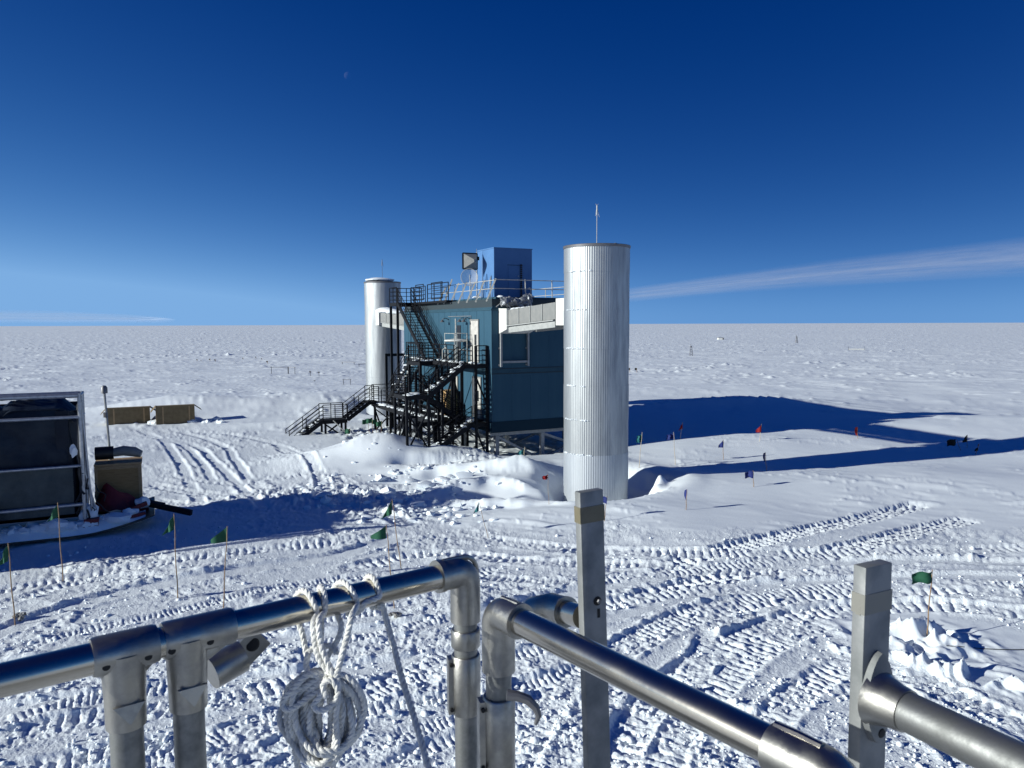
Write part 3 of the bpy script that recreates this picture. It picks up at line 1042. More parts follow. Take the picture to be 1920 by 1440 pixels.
# ------------------------------------------------------------------ rooftop
shed = thing('rooftop_shed', 'pale blue box shed standing on the laboratory roof', 'shed', LB(0, 0, 0), TH)
HX0, HX1, HY0, HY1, HZ = 1.62, 4.22, 3.0, 5.4, 13.12
for (x0, x1, y0, y1, nm) in ((HX0, HX1, HY0, HY0 + 0.06, 'front_wall'), (HX0, HX1, HY1 - 0.06, HY1, 'rear_wall'),
                             (HX0, HX0 + 0.06, HY0 + 0.062, HY1 - 0.062, 'lit_side_wall'), (HX1 - 0.06, HX1, HY0 + 0.062, HY1 - 0.062, 'side_wall')):
    MB().box(x0, x1, y0, y1, Z_RF - 0.05, HZ).build(nm, M_HUTPAINT, shed)
MB().box(HX0 - 0.03, HX1 + 0.03, HY0 - 0.03, HY1 + 0.03, HZ + 0.002, HZ + 0.06).build('roof_edge', M_HUTPAINT, shed)
d = MB().box(HX0 + 0.95, HX0 + 1.72, HY0 - 0.022, HY0 - 0.002, Z_RF + 0.05, Z_RF + 2.0).build('door', M_HUTPAINT, shed)
MB().box(HX0 + 1.60, HX0 + 1.66, HY0 - 0.06, HY0 - 0.024, Z_RF + 1.35, Z_RF + 1.42).build('handle', M_PALE, d)
MB().bar((HX0 + 0.9, HY0 - 0.012, Z_RF + 2.05), (HX0 + 1.95, HY0 - 0.012, Z_RF + 2.05), 0.02, 0.03).build('door_head', M_TEAL_TRIM, shed)
lad = MB()
zz = Z_RF
while zz < Z_RF + 2.05:
    lad.lathe((HX0 + 1.82, HY0 - 0.07, zz), [(0.01, 0.0), (0.065, 0.02), (0.065, 0.09), (0.01, 0.11)], 8)
    zz += 0.125
lad.build('cable_chain', M_CABLE, shed)

# dish seen edge-on, whip aerial
ds = thing('dish_antenna', 'small dark dish seen edge on beside the lit side of the rooftop shed', 'antenna', LB(2.5, 1.1, Z_RF), TH)
MB().tube((0, 0, 0), (0, 0, 1.0), 0.03, 8).build('mast', M_RIM, ds)
MB().lathe((0.02, 0.0, 0.95), [(0.0, 0.05), (0.25, 0.02), (0.42, -0.05), (0.43, -0.05), (0.25, 0.0), (0.0, 0.03)], 20, axis=(-0.86, 0.5, 0.05)).build('reflector', M_GREYS, ds)
wh = MB().tube(LB(2.7, 0.7, Z_RF), LB(2.7, 0.68, Z_RF + 2.3), 0.014, 6, 0.006).build('whip_aerial', M_RIM)
tag(wh, 'thin dark whip aerial standing left of the rooftop shed', 'antenna')

# horn reflector in a dark square frame, translucent dish below it, leaning mast
hn = thing('horn_antenna', 'dark framed square horn antenna on the roof left of the shed', 'antenna', LB(4.6, 0.75, Z_RF), TH)
c0 = Vector((0, 0, 2.33))
S = 0.48
fr = MB()
for a, b in (((-S, -S), (S, -S)), ((S, -S), (S, S)), ((S, S), (-S, S)), ((-S, S), (-S, -S))):
    fr.bar((a[0], 0, c0.z + a[1]), (b[0], 0, c0.z + b[1]), 0.07, 0.07, (0, 1, 0))
fr.build('square_frame', M_STEEL, hn)
hv = [(-S, 0, c0.z - S), (S, 0, c0.z - S), (S, 0, c0.z + S), (-S, 0, c0.z + S), (0.05, -0.5, c0.z - 0.08), (0.2, -0.5, c0.z - 0.08), (0.2, -0.5, c0.z + 0.08), (0.05, -0.5, c0.z + 0.08)]
MB().add(hv, [(0, 4, 5, 1), (1, 5, 6, 2), (2, 6, 7, 3), (3, 7, 4, 0), (4, 7, 6, 5)]).build('horn', M_GREYP, hn)
MB().tube((S, 0.05, 0), (S, 0.05, 2.9), 0.04, 8).tube((S, 0.05, 2.9), (S, 0.05, 3.1), 0.015, 6).build('mast', M_GREYS, hn)
MB().box(S - 0.12, S + 0.10, -0.12, 0.0, 2.4, 2.62).build('junction_box', M_STEEL, hn)
M_DISH = mat('pale_grid_dish', (0.55, 0.57, 0.60), 0.5)
dt = M_DISH.node_tree
tr = dt.nodes.new('ShaderNodeBsdfTransparent')
mxs = dt.nodes.new('ShaderNodeMixShader')
mxs.inputs[0].default_value = 0.42
outn = [n for n in dt.nodes if n.type == 'OUTPUT_MATERIAL'][0]
dt.links.new(tr.outputs[0], mxs.inputs[1])
dt.links.new(dt.nodes['Principled BSDF'].outputs[0], mxs.inputs[2])
dt.links.new(mxs.outputs[0], outn.inputs[0])
gd = thing('grid_dish_antenna', 'round see through mesh dish below the square horn antenna', 'antenna', LB(4.3, 0.55, Z_RF), TH)
MB().tube((0.1, 0.1, 0), (0.1, 0.1, 1.5), 0.035, 8).build('mast', M_PALE, gd)
MB().lathe((0.02, 0.02, 1.32), [(0.0, 0.0), (0.18, 0.02), (0.38, 0.09), (0.52, 0.16)], 28, axis=(-0.35, -0.93, 0.05)).build('mesh_dish', M_DISH, gd)
rg = MB()
ax = Vector((-0.35, -0.93, 0.05)).normalized()
e1 = Vector((1, 0, 0)); e1 = (e1 - ax * e1.dot(ax)).normalized(); e2 = ax.cross(e1)
cc = Vector((0.02, 0.02, 1.32)) + ax * 0.16
rg.path([cc + (e1 * math.cos(k * math.pi / 12) + e2 * math.sin(k * math.pi / 12)) * 0.52 for k in range(24)], 0.018, 5, closed=True)
rg.build('rim', M_PALE, gd)

# pale roof railing: boards leaning in along the stair side, level rails along the end
rr = thing('roof_railing', 'pale leaning roof railing along the eave above the teal front', 'railing', LB(0, 0, 0), TH)
lean = [(8.1, 0.95), (7.0, 1.45), (5.9, 1.15), (4.65, 1.15), (3.35, 1.1), (2.05, 1.12), (0.55, 1.15)]
for y, h in lean:
    MB().bar((0.02, y + 0.15, Z_RF - 0.25), (0.50, y - 0.10, Z_RF + h - 0.1), 0.07, 0.09).build('post', M_PALE, rr)
for z_ in (0.48, 0.96):
    k = 0.18 + 0.30 * z_
    MB().path([(k, 8.4, Z_RF + z_), (k, 0.35, Z_RF + z_)], 0.022, 6).build('rail', M_PALE, rr)
for y in np.linspace(1.2, 8.0, 6):
    MB().tube((0.55, y, Z_RF - 0.02), (0.55, y, Z_RF + 0.9), 0.02, 6).build('slim_post', M_GREYS, rr)
re_ = thing('roof_railing', 'pale tube roof railing across the end wall in front of the shed', 'railing', LB(0, 0, 0), TH)
for z_ in (0.48, 0.98):
    MB().path([(0.30, 0.32, Z_RF + z_), (LEN_B - 0.3, 0.32, Z_RF + z_)], 0.024, 6).build('rail', M_PALE, re_)
    MB().path([(LEN_B - 0.3, 0.34, Z_RF + z_ - 0.02), (LEN_B - 0.3, LEN_A - 0.4, Z_RF + z_ - 0.02)], 0.024, 6).build('rail', M_PALE, re_)
for x in (2.35, 4.12, 5.9, 7.6):
    MB().tube((x, 0.32, Z_RF - 0.05), (x - 0.03, 0.32, Z_RF + 1.02), 0.03, 6).build('post', M_PALE, re_)
for y in (2.5, 5.5, 8.5, 11.5):
    MB().tube((LEN_B - 0.3, y, Z_RF - 0.05), (LEN_B - 0.3, y, Z_RF + 1.0), 0.028, 6).build('post', M_PALE, re_)
# small hooked vent pipe behind the end railing
vp = MB().path([LB(2.2, 3.7, Z_RF - 0.03), LB(2.2, 3.7, Z_RF + 0.55), LB(2.15, 3.62, Z_RF + 0.64), LB(2.12, 3.5, Z_RF + 0.6)], 0.03, 8).build('vent_pipe', M_PALE)
tag(vp, 'small hooked vent pipe on the roof behind the end railing', 'pipe')

# wrapped bundle over the duct, at the roof corner
wb = thing('wrapped_bundle', 'lumpy silvery wrapped bundle with loose sticks on the roof corner above the duct', 'bundle', LB(0.15, 1.1, 9.55), TH)
mb = MB()
for k in range(5):
    mb.blob((-0.35 + 0.27 * k, -0.42 + 0.03 * (k % 2), 0.26 + 0.06 * math.sin(k * 1.7)), 0.30, 0.30, 0.25, 60 + k, 0.6, 3)
mb.build('wrapping', M_WRAP, wb)
mb = MB()
mb.blob((0.98, -0.45, 0.30), 0.26, 0.26, 0.30, 90, 0.8, 3).blob((1.15, -0.4, 0.42), 0.18, 0.2, 0.26, 91, 0.8, 3).blob((0.95, -0.4, 0.55), 0.15, 0.15, 0.16, 92, 0.8, 2)
mb.build('loose_sheet', M_WRAP, wb)
for (p, q) in (((-0.95, -0.45, -0.02), (-0.2, -0.6, 0.55)), ((-0.75, -0.55, 0.5), (-0.1, -0.6, -0.1)), ((-0.7, -0.6, 0.0), (-0.35, -0.6, 0.5))):
    MB().bar(p, q, 0.05, 0.05).build('stick', M_PALE, wb)

# ------------------------------------------------------------------ steel stairs
RAIL_H = 1.05


def railing(root, p, q, posts=None, h=RAIL_H, n_mid=3, heavy=0.026, end_posts=True):
    """guard rail from p to q (floor points) as separate rails and posts"""
    p, q = Vector(p), Vector(q)
    up = Vector((0, 0, 1))
    for k in range(n_mid + 1):
        z = h - k * (h - 0.12) / (n_mid + 0.3)
        MB().tube(p + up * z, q + up * z, heavy if k == 0 else heavy * 0.72, 6).build('top_rail' if k == 0 else 'guard_rail', M_STEEL, root)
    L = (q - p).length
    n = posts if posts is not None else max(1, int(round(L / 1.15)))
    for k in range(n + 1):
        if not end_posts and k in (0, n):
            continue
        b = p.lerp(q, k / n)
        MB().tube(b - up * 0.12, b + up * h, heavy * 1.15, 6).build('rail_post', M_STEEL, root)


def flight(root, lo, hi, across, width, rails=(1, 1), step=0.19):
    """open stair: lo and hi are the foot and head of one stringer; across points to the other stringer"""
    lo, hi, ac = Vector(lo), Vector(hi), Vector(across).normalized() * width
    up = Vector((0, 0, 1))
    d = hi - lo
    hd = Vector((d.x, d.y, 0)).normalized()
    for s in (0, 1):
        o = ac * s
        MB().bar(lo + o - up * 0.06, hi + o - up * 0.06, 0.05, 0.26).build('stringer', M_STEEL, root)
        if rails[s]:
            railing(root, lo + o, hi + o, h=1.0)
    n = max(2, int(round(d.z / step)))
    tr_ = MB()
    for j in range(8):
        c_ = hd * (0.28 * (j / 7) - 0.14)
        tr_.bar(c_ + ac * 0.03, c_ + ac * 0.97, 0.024, 0.04)
    for j in range(7):
        c_ = ac * (0.04 + 0.92 * j / 6)
        tr_.bar(c_ - hd * 0.12 - up * 0.004, c_ + hd * 0.12 - up * 0.004, 0.012, 0.022)
    first = None
    for k in range(n):
        b = lo + d * ((k + 0.5) / n)
        if first is None:
            first = tr_.build('tread', M_STEEL, root)
            first.location = b
        else:
            copy_part(first, root, b)


def platform(root, x0, x1, y0, y1, z, beam=0.22, solid=False):
    """deck of open grating inside a channel frame"""
    fr = MB()
    fr.box(x0, x1, y0, y0 + 0.06, z - beam, z).box(x0, x1, y1 - 0.06, y1, z - beam, z)
    fr.box(x0, x0 + 0.06, y0 + 0.061, y1 - 0.061, z - beam, z).box(x1 - 0.06, x1, y0 + 0.061, y1 - 0.061, z - beam, z)
    fr.build('deck_frame', M_STEEL, root)
    g = MB()
    if (x1 - x0) < (y1 - y0):
        t = y0 + 0.09
        while t < y1 - 0.07:
            g.box(x0 + 0.062, x1 - 0.062, t - 0.009, t + 0.009, z - 0.045, z - 0.006)
            t += 0.048
        for xx in np.linspace(x0 + 0.2, x1 - 0.2, max(2, int((x1 - x0) / 0.3))):
            g.box(xx - 0.008, xx + 0.008, y0 + 0.062, y1 - 0.062, z - 0.07, z - 0.046)
    else:
        t = x0 + 0.09
        while t < x1 - 0.07:
            g.box(t - 0.009, t + 0.009, y0 + 0.062, y1 - 0.062, z - 0.045, z - 0.006)
            t += 0.048
        for yy in np.linspace(y0 + 0.2, y1 - 0.2, max(2, int((y1 - y0) / 0.3))):
            g.box(x0 + 0.062, x1 - 0.062, yy - 0.008, yy + 0.008, z - 0.07, z - 0.046)
    g.build('deck_grating', M_STEEL, root)


def column(root, x, y, z0, z1, w=0.13):
    MB().box(x - w / 2, x + w / 2, y - w / 2, y + w / 2, z0, z1).build('column', M_STEEL, root)


def brace(root, p, q, w=0.08):
    MB().bar(p, q, w, w).build('brace', M_STEEL, root)


# zigzag fire stair at the near end (x runs out from the wall to negative)
zs_ = thing('zigzag_staircase', 'black steel zigzag stair tower by the near corner of the teal front', 'staircase', LB(0, 0, 0), TH)
Z2, ZD, Z1 = 6.30, 4.70, 2.95
A0, A1, A2 = 0.40, 1.38, 2.40
platform(zs_, -1.45, -0.06, A0 - 0.05, A2, Z2)                     # upper landing
platform(zs_, -1.05, -0.06, A0 - 0.05, A2, Z1)                     # lower landing
platform(zs_, -5.0, -3.62, A0 - 0.05, A2, ZD)                      # outer half landing
flight(zs_, (-3.6, A0, ZD), (-1.47, A0, Z2), (0, 1, 0), 0.95)
flight(zs_, (-1.07, A1 + 0.05, Z1), (-3.6, A1 + 0.05, ZD), (0, 1, 0), 0.95)
flight(zs_, (-3.95, A0, 1.25), (-1.07, A0, Z1), (0, 1, 0), 0.95)
railing(zs_, (-0.85, A0, Z2), (-0.08, A0, Z2), 1)
railing(zs_, (-0.85, A0 + 0.35, Z2), (-0.85, A0 + 1.0, Z2), 1)
railing(zs_, (-0.90, A0, Z1), (-0.08, A0, Z1), 1)
railing(zs_, (-5.0, A0, ZD), (-3.65, A0, ZD), 1)
railing(zs_, (-5.0, A2, ZD), (-3.65, A2, ZD), 1)
railing(zs_, (-4.97, A0, ZD), (-4.97, A2, ZD), 2)
for (x, y, zt) in ((-0.80, A0, Z2 + RAIL_H), (-0.12, A0, Z2 + RAIL_H), (-0.80, A2, Z2), (-4.92, A0, ZD), (-3.66, A0, ZD), (-4.92, A2, ZD), (-3.66, A2, ZD + 1.2), (-2.3, A2, Z2 - 0.3), (-1.42, A2, Z2)):
    column(zs_, x, y, 0.3, zt - 0.002)
brace(zs_, (-0.80, A0 + 0.02, 5.6), (-0.12, A0 + 0.02, 4.0))
brace(zs_, (-0.80, A0 + 0.02, 2.6), (-0.12, A0 + 0.02, 0.9))
brace(zs_, (-4.92, A0, 3.9), (-3.66, A0, 1.6))
brace(zs_, (-3.66, A2, 4.4), (-4.92, A2, 1.4))
brace(zs_, (-3.66, A0, 4.4), (-2.5, A2, 1.6))
brace(zs_, (-4.92, A0 + 0.05, 1.6), (-3.66, A0 + 0.05, 3.9))
brace(zs_, (-4.92, A0 + 0.1, 4.3), (-4.92, A2 - 0.1, 1.5))
brace(zs_, (-3.66, A2 + 0.05, 5.6), (-1.42, A2 + 0.05, 3.2), 0.1)
brace(zs_, (-1.42, A2, 5.8), (-0.80, A2, 3.4))
MB().box(-3.72, -0.06, A2 - 0.02, A2 + 0.10, Z1 - 0.24, Z1 - 0.02).build('cross_beam', M_STEEL, zs_)
MB().box(-4.98, -3.6, A2 + 0.03, A2 + 0.11, ZD - 1.5, ZD - 1.34).build('cross_beam', M_STEEL, zs_)
column(zs_, -2.45, A0 + 1.0, 0.3, 3.9)

# roof access stair, far flight down to the lower walkway
rs_ = thing('roof_access_stair', 'tall black open stair climbing past the teal front to the roof platform', 'staircase', LB(0, 0, 0), TH)
ZR = 10.08
platform(rs_, -1.5, 0.42, 12.1, 13.7, ZR)
railing(rs_, (-1.48, 12.15, ZR), (-1.48, 13.68, ZR), 2)
railing(rs_, (-1.48, 13.68, ZR), (0.4, 13.68, ZR), 3)
railing(rs_, (-0.42, 12.15, ZR), (0.35, 12.15, ZR), 1)
flight(rs_, (-1.45, 6.75, Z2 + 0.05), (-1.45, 12.1, ZR), (1, 0, 0), 0.98)
platform(rs_, -2.1, -0.90, 6.0, 8.2, Z2 - 0.08)
railing(rs_, (-2.08, 6.05, Z2), (-2.08, 8.2, Z2), 2)
railing(rs_, (-2.08, 6.05, Z2), (-1.5, 6.05, Z2), 1)
flight(rs_, (-2.02, 13.0, 3.15), (-2.02, 8.2, Z2 - 0.08), (1, 0, 0), 0.95)
for (x, y, zt) in ((-1.42, 12.15, ZR - 0.23), (-1.42, 13.62, ZR - 0.23), (-2.02, 6.1, Z2), (-0.95, 6.1, Z2 - 0.1), (-2.02, 8.15, Z2 - 0.1)):
    column(rs_, x, y, 0.3, zt, 0.15)
column(rs_, -1.42, 14.9, 0.4, 6.45, 0.16)
MB().box(-1.42, -0.1, 14.84, 14.96, 6.25, 6.45).build('cross_beam', M_STEEL, rs_)
brace(rs_, (-2.02, 6.12, 5.6), (-0.95, 6.12, 3.4))
brace(rs_, (-0.95, 6.12, 5.6), (-2.02, 6.12, 3.4))

# black guard rails standing at the roof edge
rg_ = thing('roof_gate_railing', 'black railing and gates along the roof edge beside the stair head', 'railing', LB(0, 0, 0), TH)
MB().box(-0.32, 0.35, 5.9, 12.05, Z_RF - 0.16, Z_RF - 0.02).build('edge_beam', M_STEEL, rg_)
railing(rg_, (-0.28, 9.7, Z_RF - 0.02), (-0.28, 12.0, Z_RF - 0.02), 2, heavy=0.026)
railing(rg_, (-0.05, 6.2, Z_RF), (-0.05, 9.9, Z_RF), 3, heavy=0.028, h=1.12)
for y0, y1 in ((6.5, 8.4), (9.9, 11.4)):
    g = MB()
    g.path([(-0.34, y0, Z_RF + 0.12), (-0.34, y0, Z_RF + 1.15), (-0.34, y1, Z_RF + 1.15), (-0.34, y1, Z_RF + 0.12)], 0.035, 6, closed=True)
    for zz in (0.38, 0.64, 0.90):
        g.tube((-0.34, y0, Z_RF + zz), (-0.34, y1, Z_RF + zz), 0.022, 6)
    g.build('gate', M_STEEL, rg_)

# walkways along the front at both storeys
wk = thing('upper_walkway', 'black grating walkway along the upper doors of the teal front', 'walkway', LB(0, 0, 0), TH)
platform(wk, -1.25, -0.06, A2 + 0.05, 11.0, Z2)
railing(wk, (-1.22, 2.6, Z2), (-1.22, 5.9, Z2), 3)
railing(wk, (-1.22, 8.3, Z2), (-1.22, 11.0, Z2), 3)
railing(wk, (-1.22, 11.0, Z2), (-0.08, 11.0, Z2), 1)
for y in (2.6, 4.6, 10.9):
    column(wk, -1.18, y, 3.0, Z2 - 0.23, 0.12)
brace(wk, (-1.18, 2.6, 5.9), (-1.18, 4.6, 3.3))
wl = thing('lower_walkway', 'black grating walkway along the lower doors on steel legs', 'walkway', LB(0, 0, 0), TH)
platform(wl, -2.5, -0.06, A2 + 0.06, 15.2, Z1, 0.30)
railing(wl, (-2.46, 2.6, Z1), (-2.46, 12.9, Z1), 8)
railing(wl, (-2.46, 14.75, Z1 + 0.2), (-2.46, 15.2, Z1 + 0.2), 1)
railing(wl, (-2.46, 15.2, Z1 + 0.2), (-0.1, 15.2, Z1 + 0.2), 2)
for y in (2.7, 5.4, 8.2, 11.0, 14.6):
    column(wl, -2.42, y, 0.3, Z1 - 0.31, 0.15)
    column(wl, -0.35, y, 0.3, Z1 - 0.31, 0.13)
    brace(wl, (-2.42, y + 0.1, 2.5), (-0.35, y + 0.1, 0.9))
for ya, yb in ((2.7, 5.4), (5.4, 8.2), (8.2, 11.0), (11.0, 14.6)):
    brace(wl, (-2.42, ya, 2.5), (-2.42, yb, 0.9), 0.07)

# long lower stair running out to the left
ls = thing('lower_staircase', 'long black stair stepping down to the snow at the far left of the building', 'staircase', LB(0, 0, 0), TH)
YA, YB = 13.35, 14.55
ZG = 3.15
ZL = 2.02
platform(ls, -3.15, -2.52, YA, YB, ZG)
railing(ls, (-3.15, YA, ZG), (-2.5, YA, ZG), 1)
railing(ls, (-3.15, YB, ZG), (-2.5, YB, ZG), 1)
flight(ls, (-4.75, YA, ZL), (-3.15, YA, ZG), (0, 1, 0), YB - YA)
platform(ls, -6.45, -4.77, YA, YB, ZL, 0.26)
railing(ls, (-6.45, YA, ZL), (-4.80, YA, ZL), 2)
railing(ls, (-6.45, YB, ZL), (-4.80, YB, ZL), 2)
flight(ls, (-8.75, YA, 0.42), (-6.45, YA, ZL), (0, 1, 0), YB - YA)
for x in (-6.3, -4.9):
    for y in (YA + 0.04, YB - 0.04):
        column(ls, x, y, 0.4, ZL - 0.27, 0.13)
brace(ls, (-6.3, YA, ZL - 0.3), (-4.9, YA, 0.7), 0.1)
brace(ls, (-4.9, YB, ZL - 0.3), (-6.3, YB, 0.7), 0.1)
brace(ls, (-2.9, YA, ZG - 0.25), (-2.2, YA - 0.3, 0.6), 0.1)
pl = MB().bar(LB(13.2, -5.8, 2.0), LB(12.7, -4.7, 0.75), 0.14, 0.05).build('plank', M_PALE)
tag(pl, 'pale plank leaning against the half landing of the lower staircase', 'plank')

# things on the upper walkway
et = thing('equipment_frame', 'pale tube rack with a snow covered round tray beside the upper door', 'rack', LB(3.4, -0.75, Z2), TH)
for (x, y) in ((-0.4, -0.75), (-0.4, 0.75), (0.4, -0.75), (0.4, 0.75)):
    MB().tube((x, y, 0), (x, y, 1.75), 0.022, 6).build('leg', M_PALE, et)
for z_ in (0.75, 1.72):
    fr = MB()
    fr.path([(-0.4, -0.75, z_), (-0.4, 0.75, z_), (0.4, 0.75, z_), (0.4, -0.75, z_)], 0.016, 6, closed=True)
    fr.build('rack_rail', M_PALE, et)
MB().tube((0, 0, 0), (0, 0, 2.6), 0.04, 8).build('mast', M_PALE, et)
MB().lathe((0, 0, 1.22), [(0.0, 0.0), (0.62, 0.0), (0.70, 0.05), (0.66, 0.12), (0.0, 0.20)], 24).build('tray', M_WHITE, et)
MB().path([(-0.5, 0.9, 0.1), (-0.5, 0.9, 0.72), (-0.42, 0.6, 0.86), (-0.42, 0.2, 0.72), (-0.42, 0.2, 0.1)], 0.03, 6).build('hoop', M_PALE, et)
py = thing('plywood_crate', 'bright plywood crate standing on the lower walkway among the stairs', 'crate', LB(5.0, -0.55, Z1), TH)
MB().box(-0.35, 0.35, -0.45, 0.45, 0.0, 1.55).build('box', M_WOOD, py)
for yy in (-0.47, 0.39):
    MB().box(-0.38, -0.352, yy, yy + 0.08, 0.0, 1.6).build('batten', M_BATTEN, py)

# snow lying on the steelwork
mb = MB()
rs = random.Random(9)


def lie(p, q, n, w, hmax=0.07, wmax=0.16):
    p, q = Vector(p), Vector(q)
    for _ in range(n):
        c_ = p.lerp(q, rs.random()) + Vector((0, rs.uniform(-w, w), 0))
        c_ = LB(c_.y, c_.x, c_.z)
        s = rs.uniform(0.4, 1.0)
        mb.blob(c_, wmax * s * rs.uniform(0.8, 1.6), wmax * s, hmax * s, rs.randint(0, 9999), 0.35, 1, flat=-0.3 * hmax * s)


lie((-3.6, A0 + 0.45, ZD + 0.1), (-1.5, A0 + 0.45, Z2 + 0.05), 26, 0.4)
lie((-3.9, A0 + 0.45, 1.35), (-1.1, A0 + 0.45, Z1 + 0.05), 20, 0.4)
lie((-2.3, 3.0, Z1 + 0.02), (-2.3, 14.6, Z1 + 0.02), 60, 0.3, 0.09, 0.24)
lie((-2.46, 3.0, Z1 + 0.03), (-2.46, 14.6, Z1 + 0.03), 26, 0.2, 0.13, 0.24)
lie((-1.0, 3.0, Z1 + 0.02), (-1.0, 14.6, Z1 + 0.02), 40, 0.5, 0.09, 0.26)
lie((-0.9, 2.5, Z2 + 0.02), (-0.7, 6.0, Z2 + 0.02), 50, 0.4, 0.10, 0.22)
lie((-1.2, 8.2, Z2 + 0.02), (-0.8, 11.0, Z2 + 0.02), 20, 0.3, 0.10, 0.22)
lie((-1.9, 6.1, Z2), (-1.0, 6.3, Z2), 14, 0.1, 0.08)
lie((-4.8, A0 + 0.4, ZD), (-3.7, A0 + 1.5, ZD), 12, 0.4, 0.06, 0.22)
lie((-1.5, 13.0, 3.4), (-1.5, 8.3, Z2), 34, 0.1, 0.08)
lie((-1.95, 12.0, 3.9), (-1.95, 8.6, 6.0), 10, 0.05, 0.10, 0.22)
lie((-0.7, 0.5, Z2 + 0.02), (-0.3, 2.0, Z2 + 0.02), 12, 0.3, 0.08)
lie((-0.9, 1.2, Z1 + 0.04), (-0.3, 2.2, Z1 + 0.04), 8, 0.2, 0.16, 0.2)
lie((-0.9, 12.2, 6.4), (-0.9, 7.0, 6.4), 8, 0.2, 0.08)
lie((-8.4, 13.8, 0.9), (-6.5, 13.8, 2.05), 16, 0.4, 0.07)
lie((-1.0, 0.2, 8.6), (0.4, 0.2, 8.6), 0, 0.1)
o = mb.build('snow_patches', DRIFT)
o['kind'] = 'stuff'
o['label'] = 'patches of snow lying on the stair treads and walkways'
mb = MB()
for (a, b, z, s) in ((0.1, 0.6, 10.12, 0.12), (2.9, 0.35, Z_RF + 0.05, 0.15), (2.7, 0.5, Z_RF + 0.05, 0.11), (0.4, 2.75, Z_RF + 0.05, 0.14)):
    mb.blob(LB(a, b, z), s * 1.4, s, s * 0.6, int(a * 100) + 7, 0.4, 2, flat=-0.05)
for k in range(12):
    mb.blob(LB(-1.2 - 0.42 * k, TX - 0.75 + 0.2 * rs.random(), 9.40 + 0.014 * k), 0.2, 0.14, 0.06, 200 + k, 0.4, 1)
o = mb.build('snow_patches', DRIFT)
o['kind'] = 'stuff'
o['label'] = 'small lumps of snow on the roof edge and the near duct'

# ------------------------------------------------------------------ sledge shelter on the left
SA = math.radians(25)
SH0 = atz(160, 1000, 1.0)
SH0.z = 0.95
ex = Vector((math.cos(SA), math.sin(SA), 0))
ey = Vector((-math.sin(SA), math.cos(SA), 0))


def SW(x, y, z):
    return SH0 + ex * x + ey * y + Vector((0, 0, z))


sled = thing('cargo_sled', 'long flat black cargo sled with upturned nose under the tarpaulin shelter', 'sled', SH0, SA)


def sled_sheet(u, v):
    x = -9.0 + 11.3 * u
    k = max(0.0, (x + 0.6) / 2.9)
    side = abs(v - 0.5) * 2
    return (x, -0.45 + 3.9 * v + (0.45 - 0.9 * v) * 0.6 * max(0, k - 0.5) * 2, 0.04 + 0.45 * k * k + 0.05 * side ** 8)


MB().sheet(30, 10, sled_sheet, 0.05).build('sled_sheet', M_BLACKP, sled)
for y in (0.5, 2.6):
    MB().box(-8.9, 0.6, y - 0.08, y + 0.08, 0.13, 0.33).build('runner_beam', M_STEEL, sled)
M_TARP3 = mat('grey_green_sheet', (0.035, 0.050, 0.056), 0.5, col2=(0.060, 0.078, 0.082), nscale=1.3, bump=0.05, bscale=3.0, spec=0.3)
tb = MB()
tb.bar((1.75, 1.4, 0.75), (3.6, 0.3, 0.35), 0.16, 0.2).bar((1.75, 1.6, 0.75), (2.6, 0.9, 0.62), 0.3, 0.14)
tb.build('tow_bar', M_STEEL, sled)

sh = thing('tarpaulin_shelter', 'dark tarpaulin shelter inside a metal pipe frame on the sled at far left', 'shelter', SH0, SA)
TZ = 4.75


from mathutils import noise as mnoise


def tarp_front(u, v):
    x = -8.6 + 8.45 * u
    z = 0.75 + 3.9 * v
    bulge = mnoise.noise(Vector((x * 0.55, z * 0.7, 3))) * 0.16 + mnoise.noise(Vector((x * 1.6 + z * 0.8, z * 1.3, 9))) * 0.07
    rnd = max(0.0, u - 0.95) / 0.05
    return (x, 0.22 + bulge - 0.10 * math.sin(v * 3.1) + 0.35 * rnd ** 2 + 0.5 * max(0.0, v - 0.9) ** 2 * 20, z - 0.25 * rnd * v)


MB().sheet(60, 26, tarp_front, 0.03).build('front_sheet', M_TARP2, sh)


def tarp_top(u, v):
    x = -8.6 + 8.45 * u
    y = 0.22 + 2.7 * v
    hump = 0.30 * math.sin(math.pi * v) + 0.10 * math.sin(u * 19) * math.sin(v * 6) - 0.28 * max(0.0, math.sin(u * 19.0 + 0.5)) ** 6
    return (x, y, 4.63 + hump - 0.5 * max(0, u - 0.93) / 0.07)


MB().sheet(60, 14, tarp_top, 0.03).build('roof_sheet', M_TARP, sh)


def tarp_end(u, v):
    y = 0.25 + 2.6 * u
    z = 0.72 + 3.8 * v
    return (-0.16 + 0.14 * math.sin(u * 8 + v * 2) * math.sin(v * 5) - 0.1 * v, y, z)


MB().sheet(16, 20, tarp_end, 0.03).build('end_sheet', M_TARP, sh)
MB().sheet(16, 4, lambda u, v: (-8.6, 0.25 + 2.6 * u, 0.75 + 3.9 * v), 0.03).build('end_sheet', M_TARP, sh)
MB().sheet(40, 4, lambda u, v: (-8.6 + 8.4 * u, 2.9, 0.75 + 3.9 * v), 0.03).build('rear_sheet', M_TARP, sh)
MB().sheet(60, 12, lambda u, v: (-8.6 + 8.3 * u, -0.03 + 0.05 * mnoise.noise(Vector((u * 9, v * 1.6, 4))) + 0.03 * mnoise.noise(Vector((u * 34 + v * 3, v * 4, 7))), 0.82 + 1.72 * v), 0.02).build('lower_sheet', M_TARP3, sh)
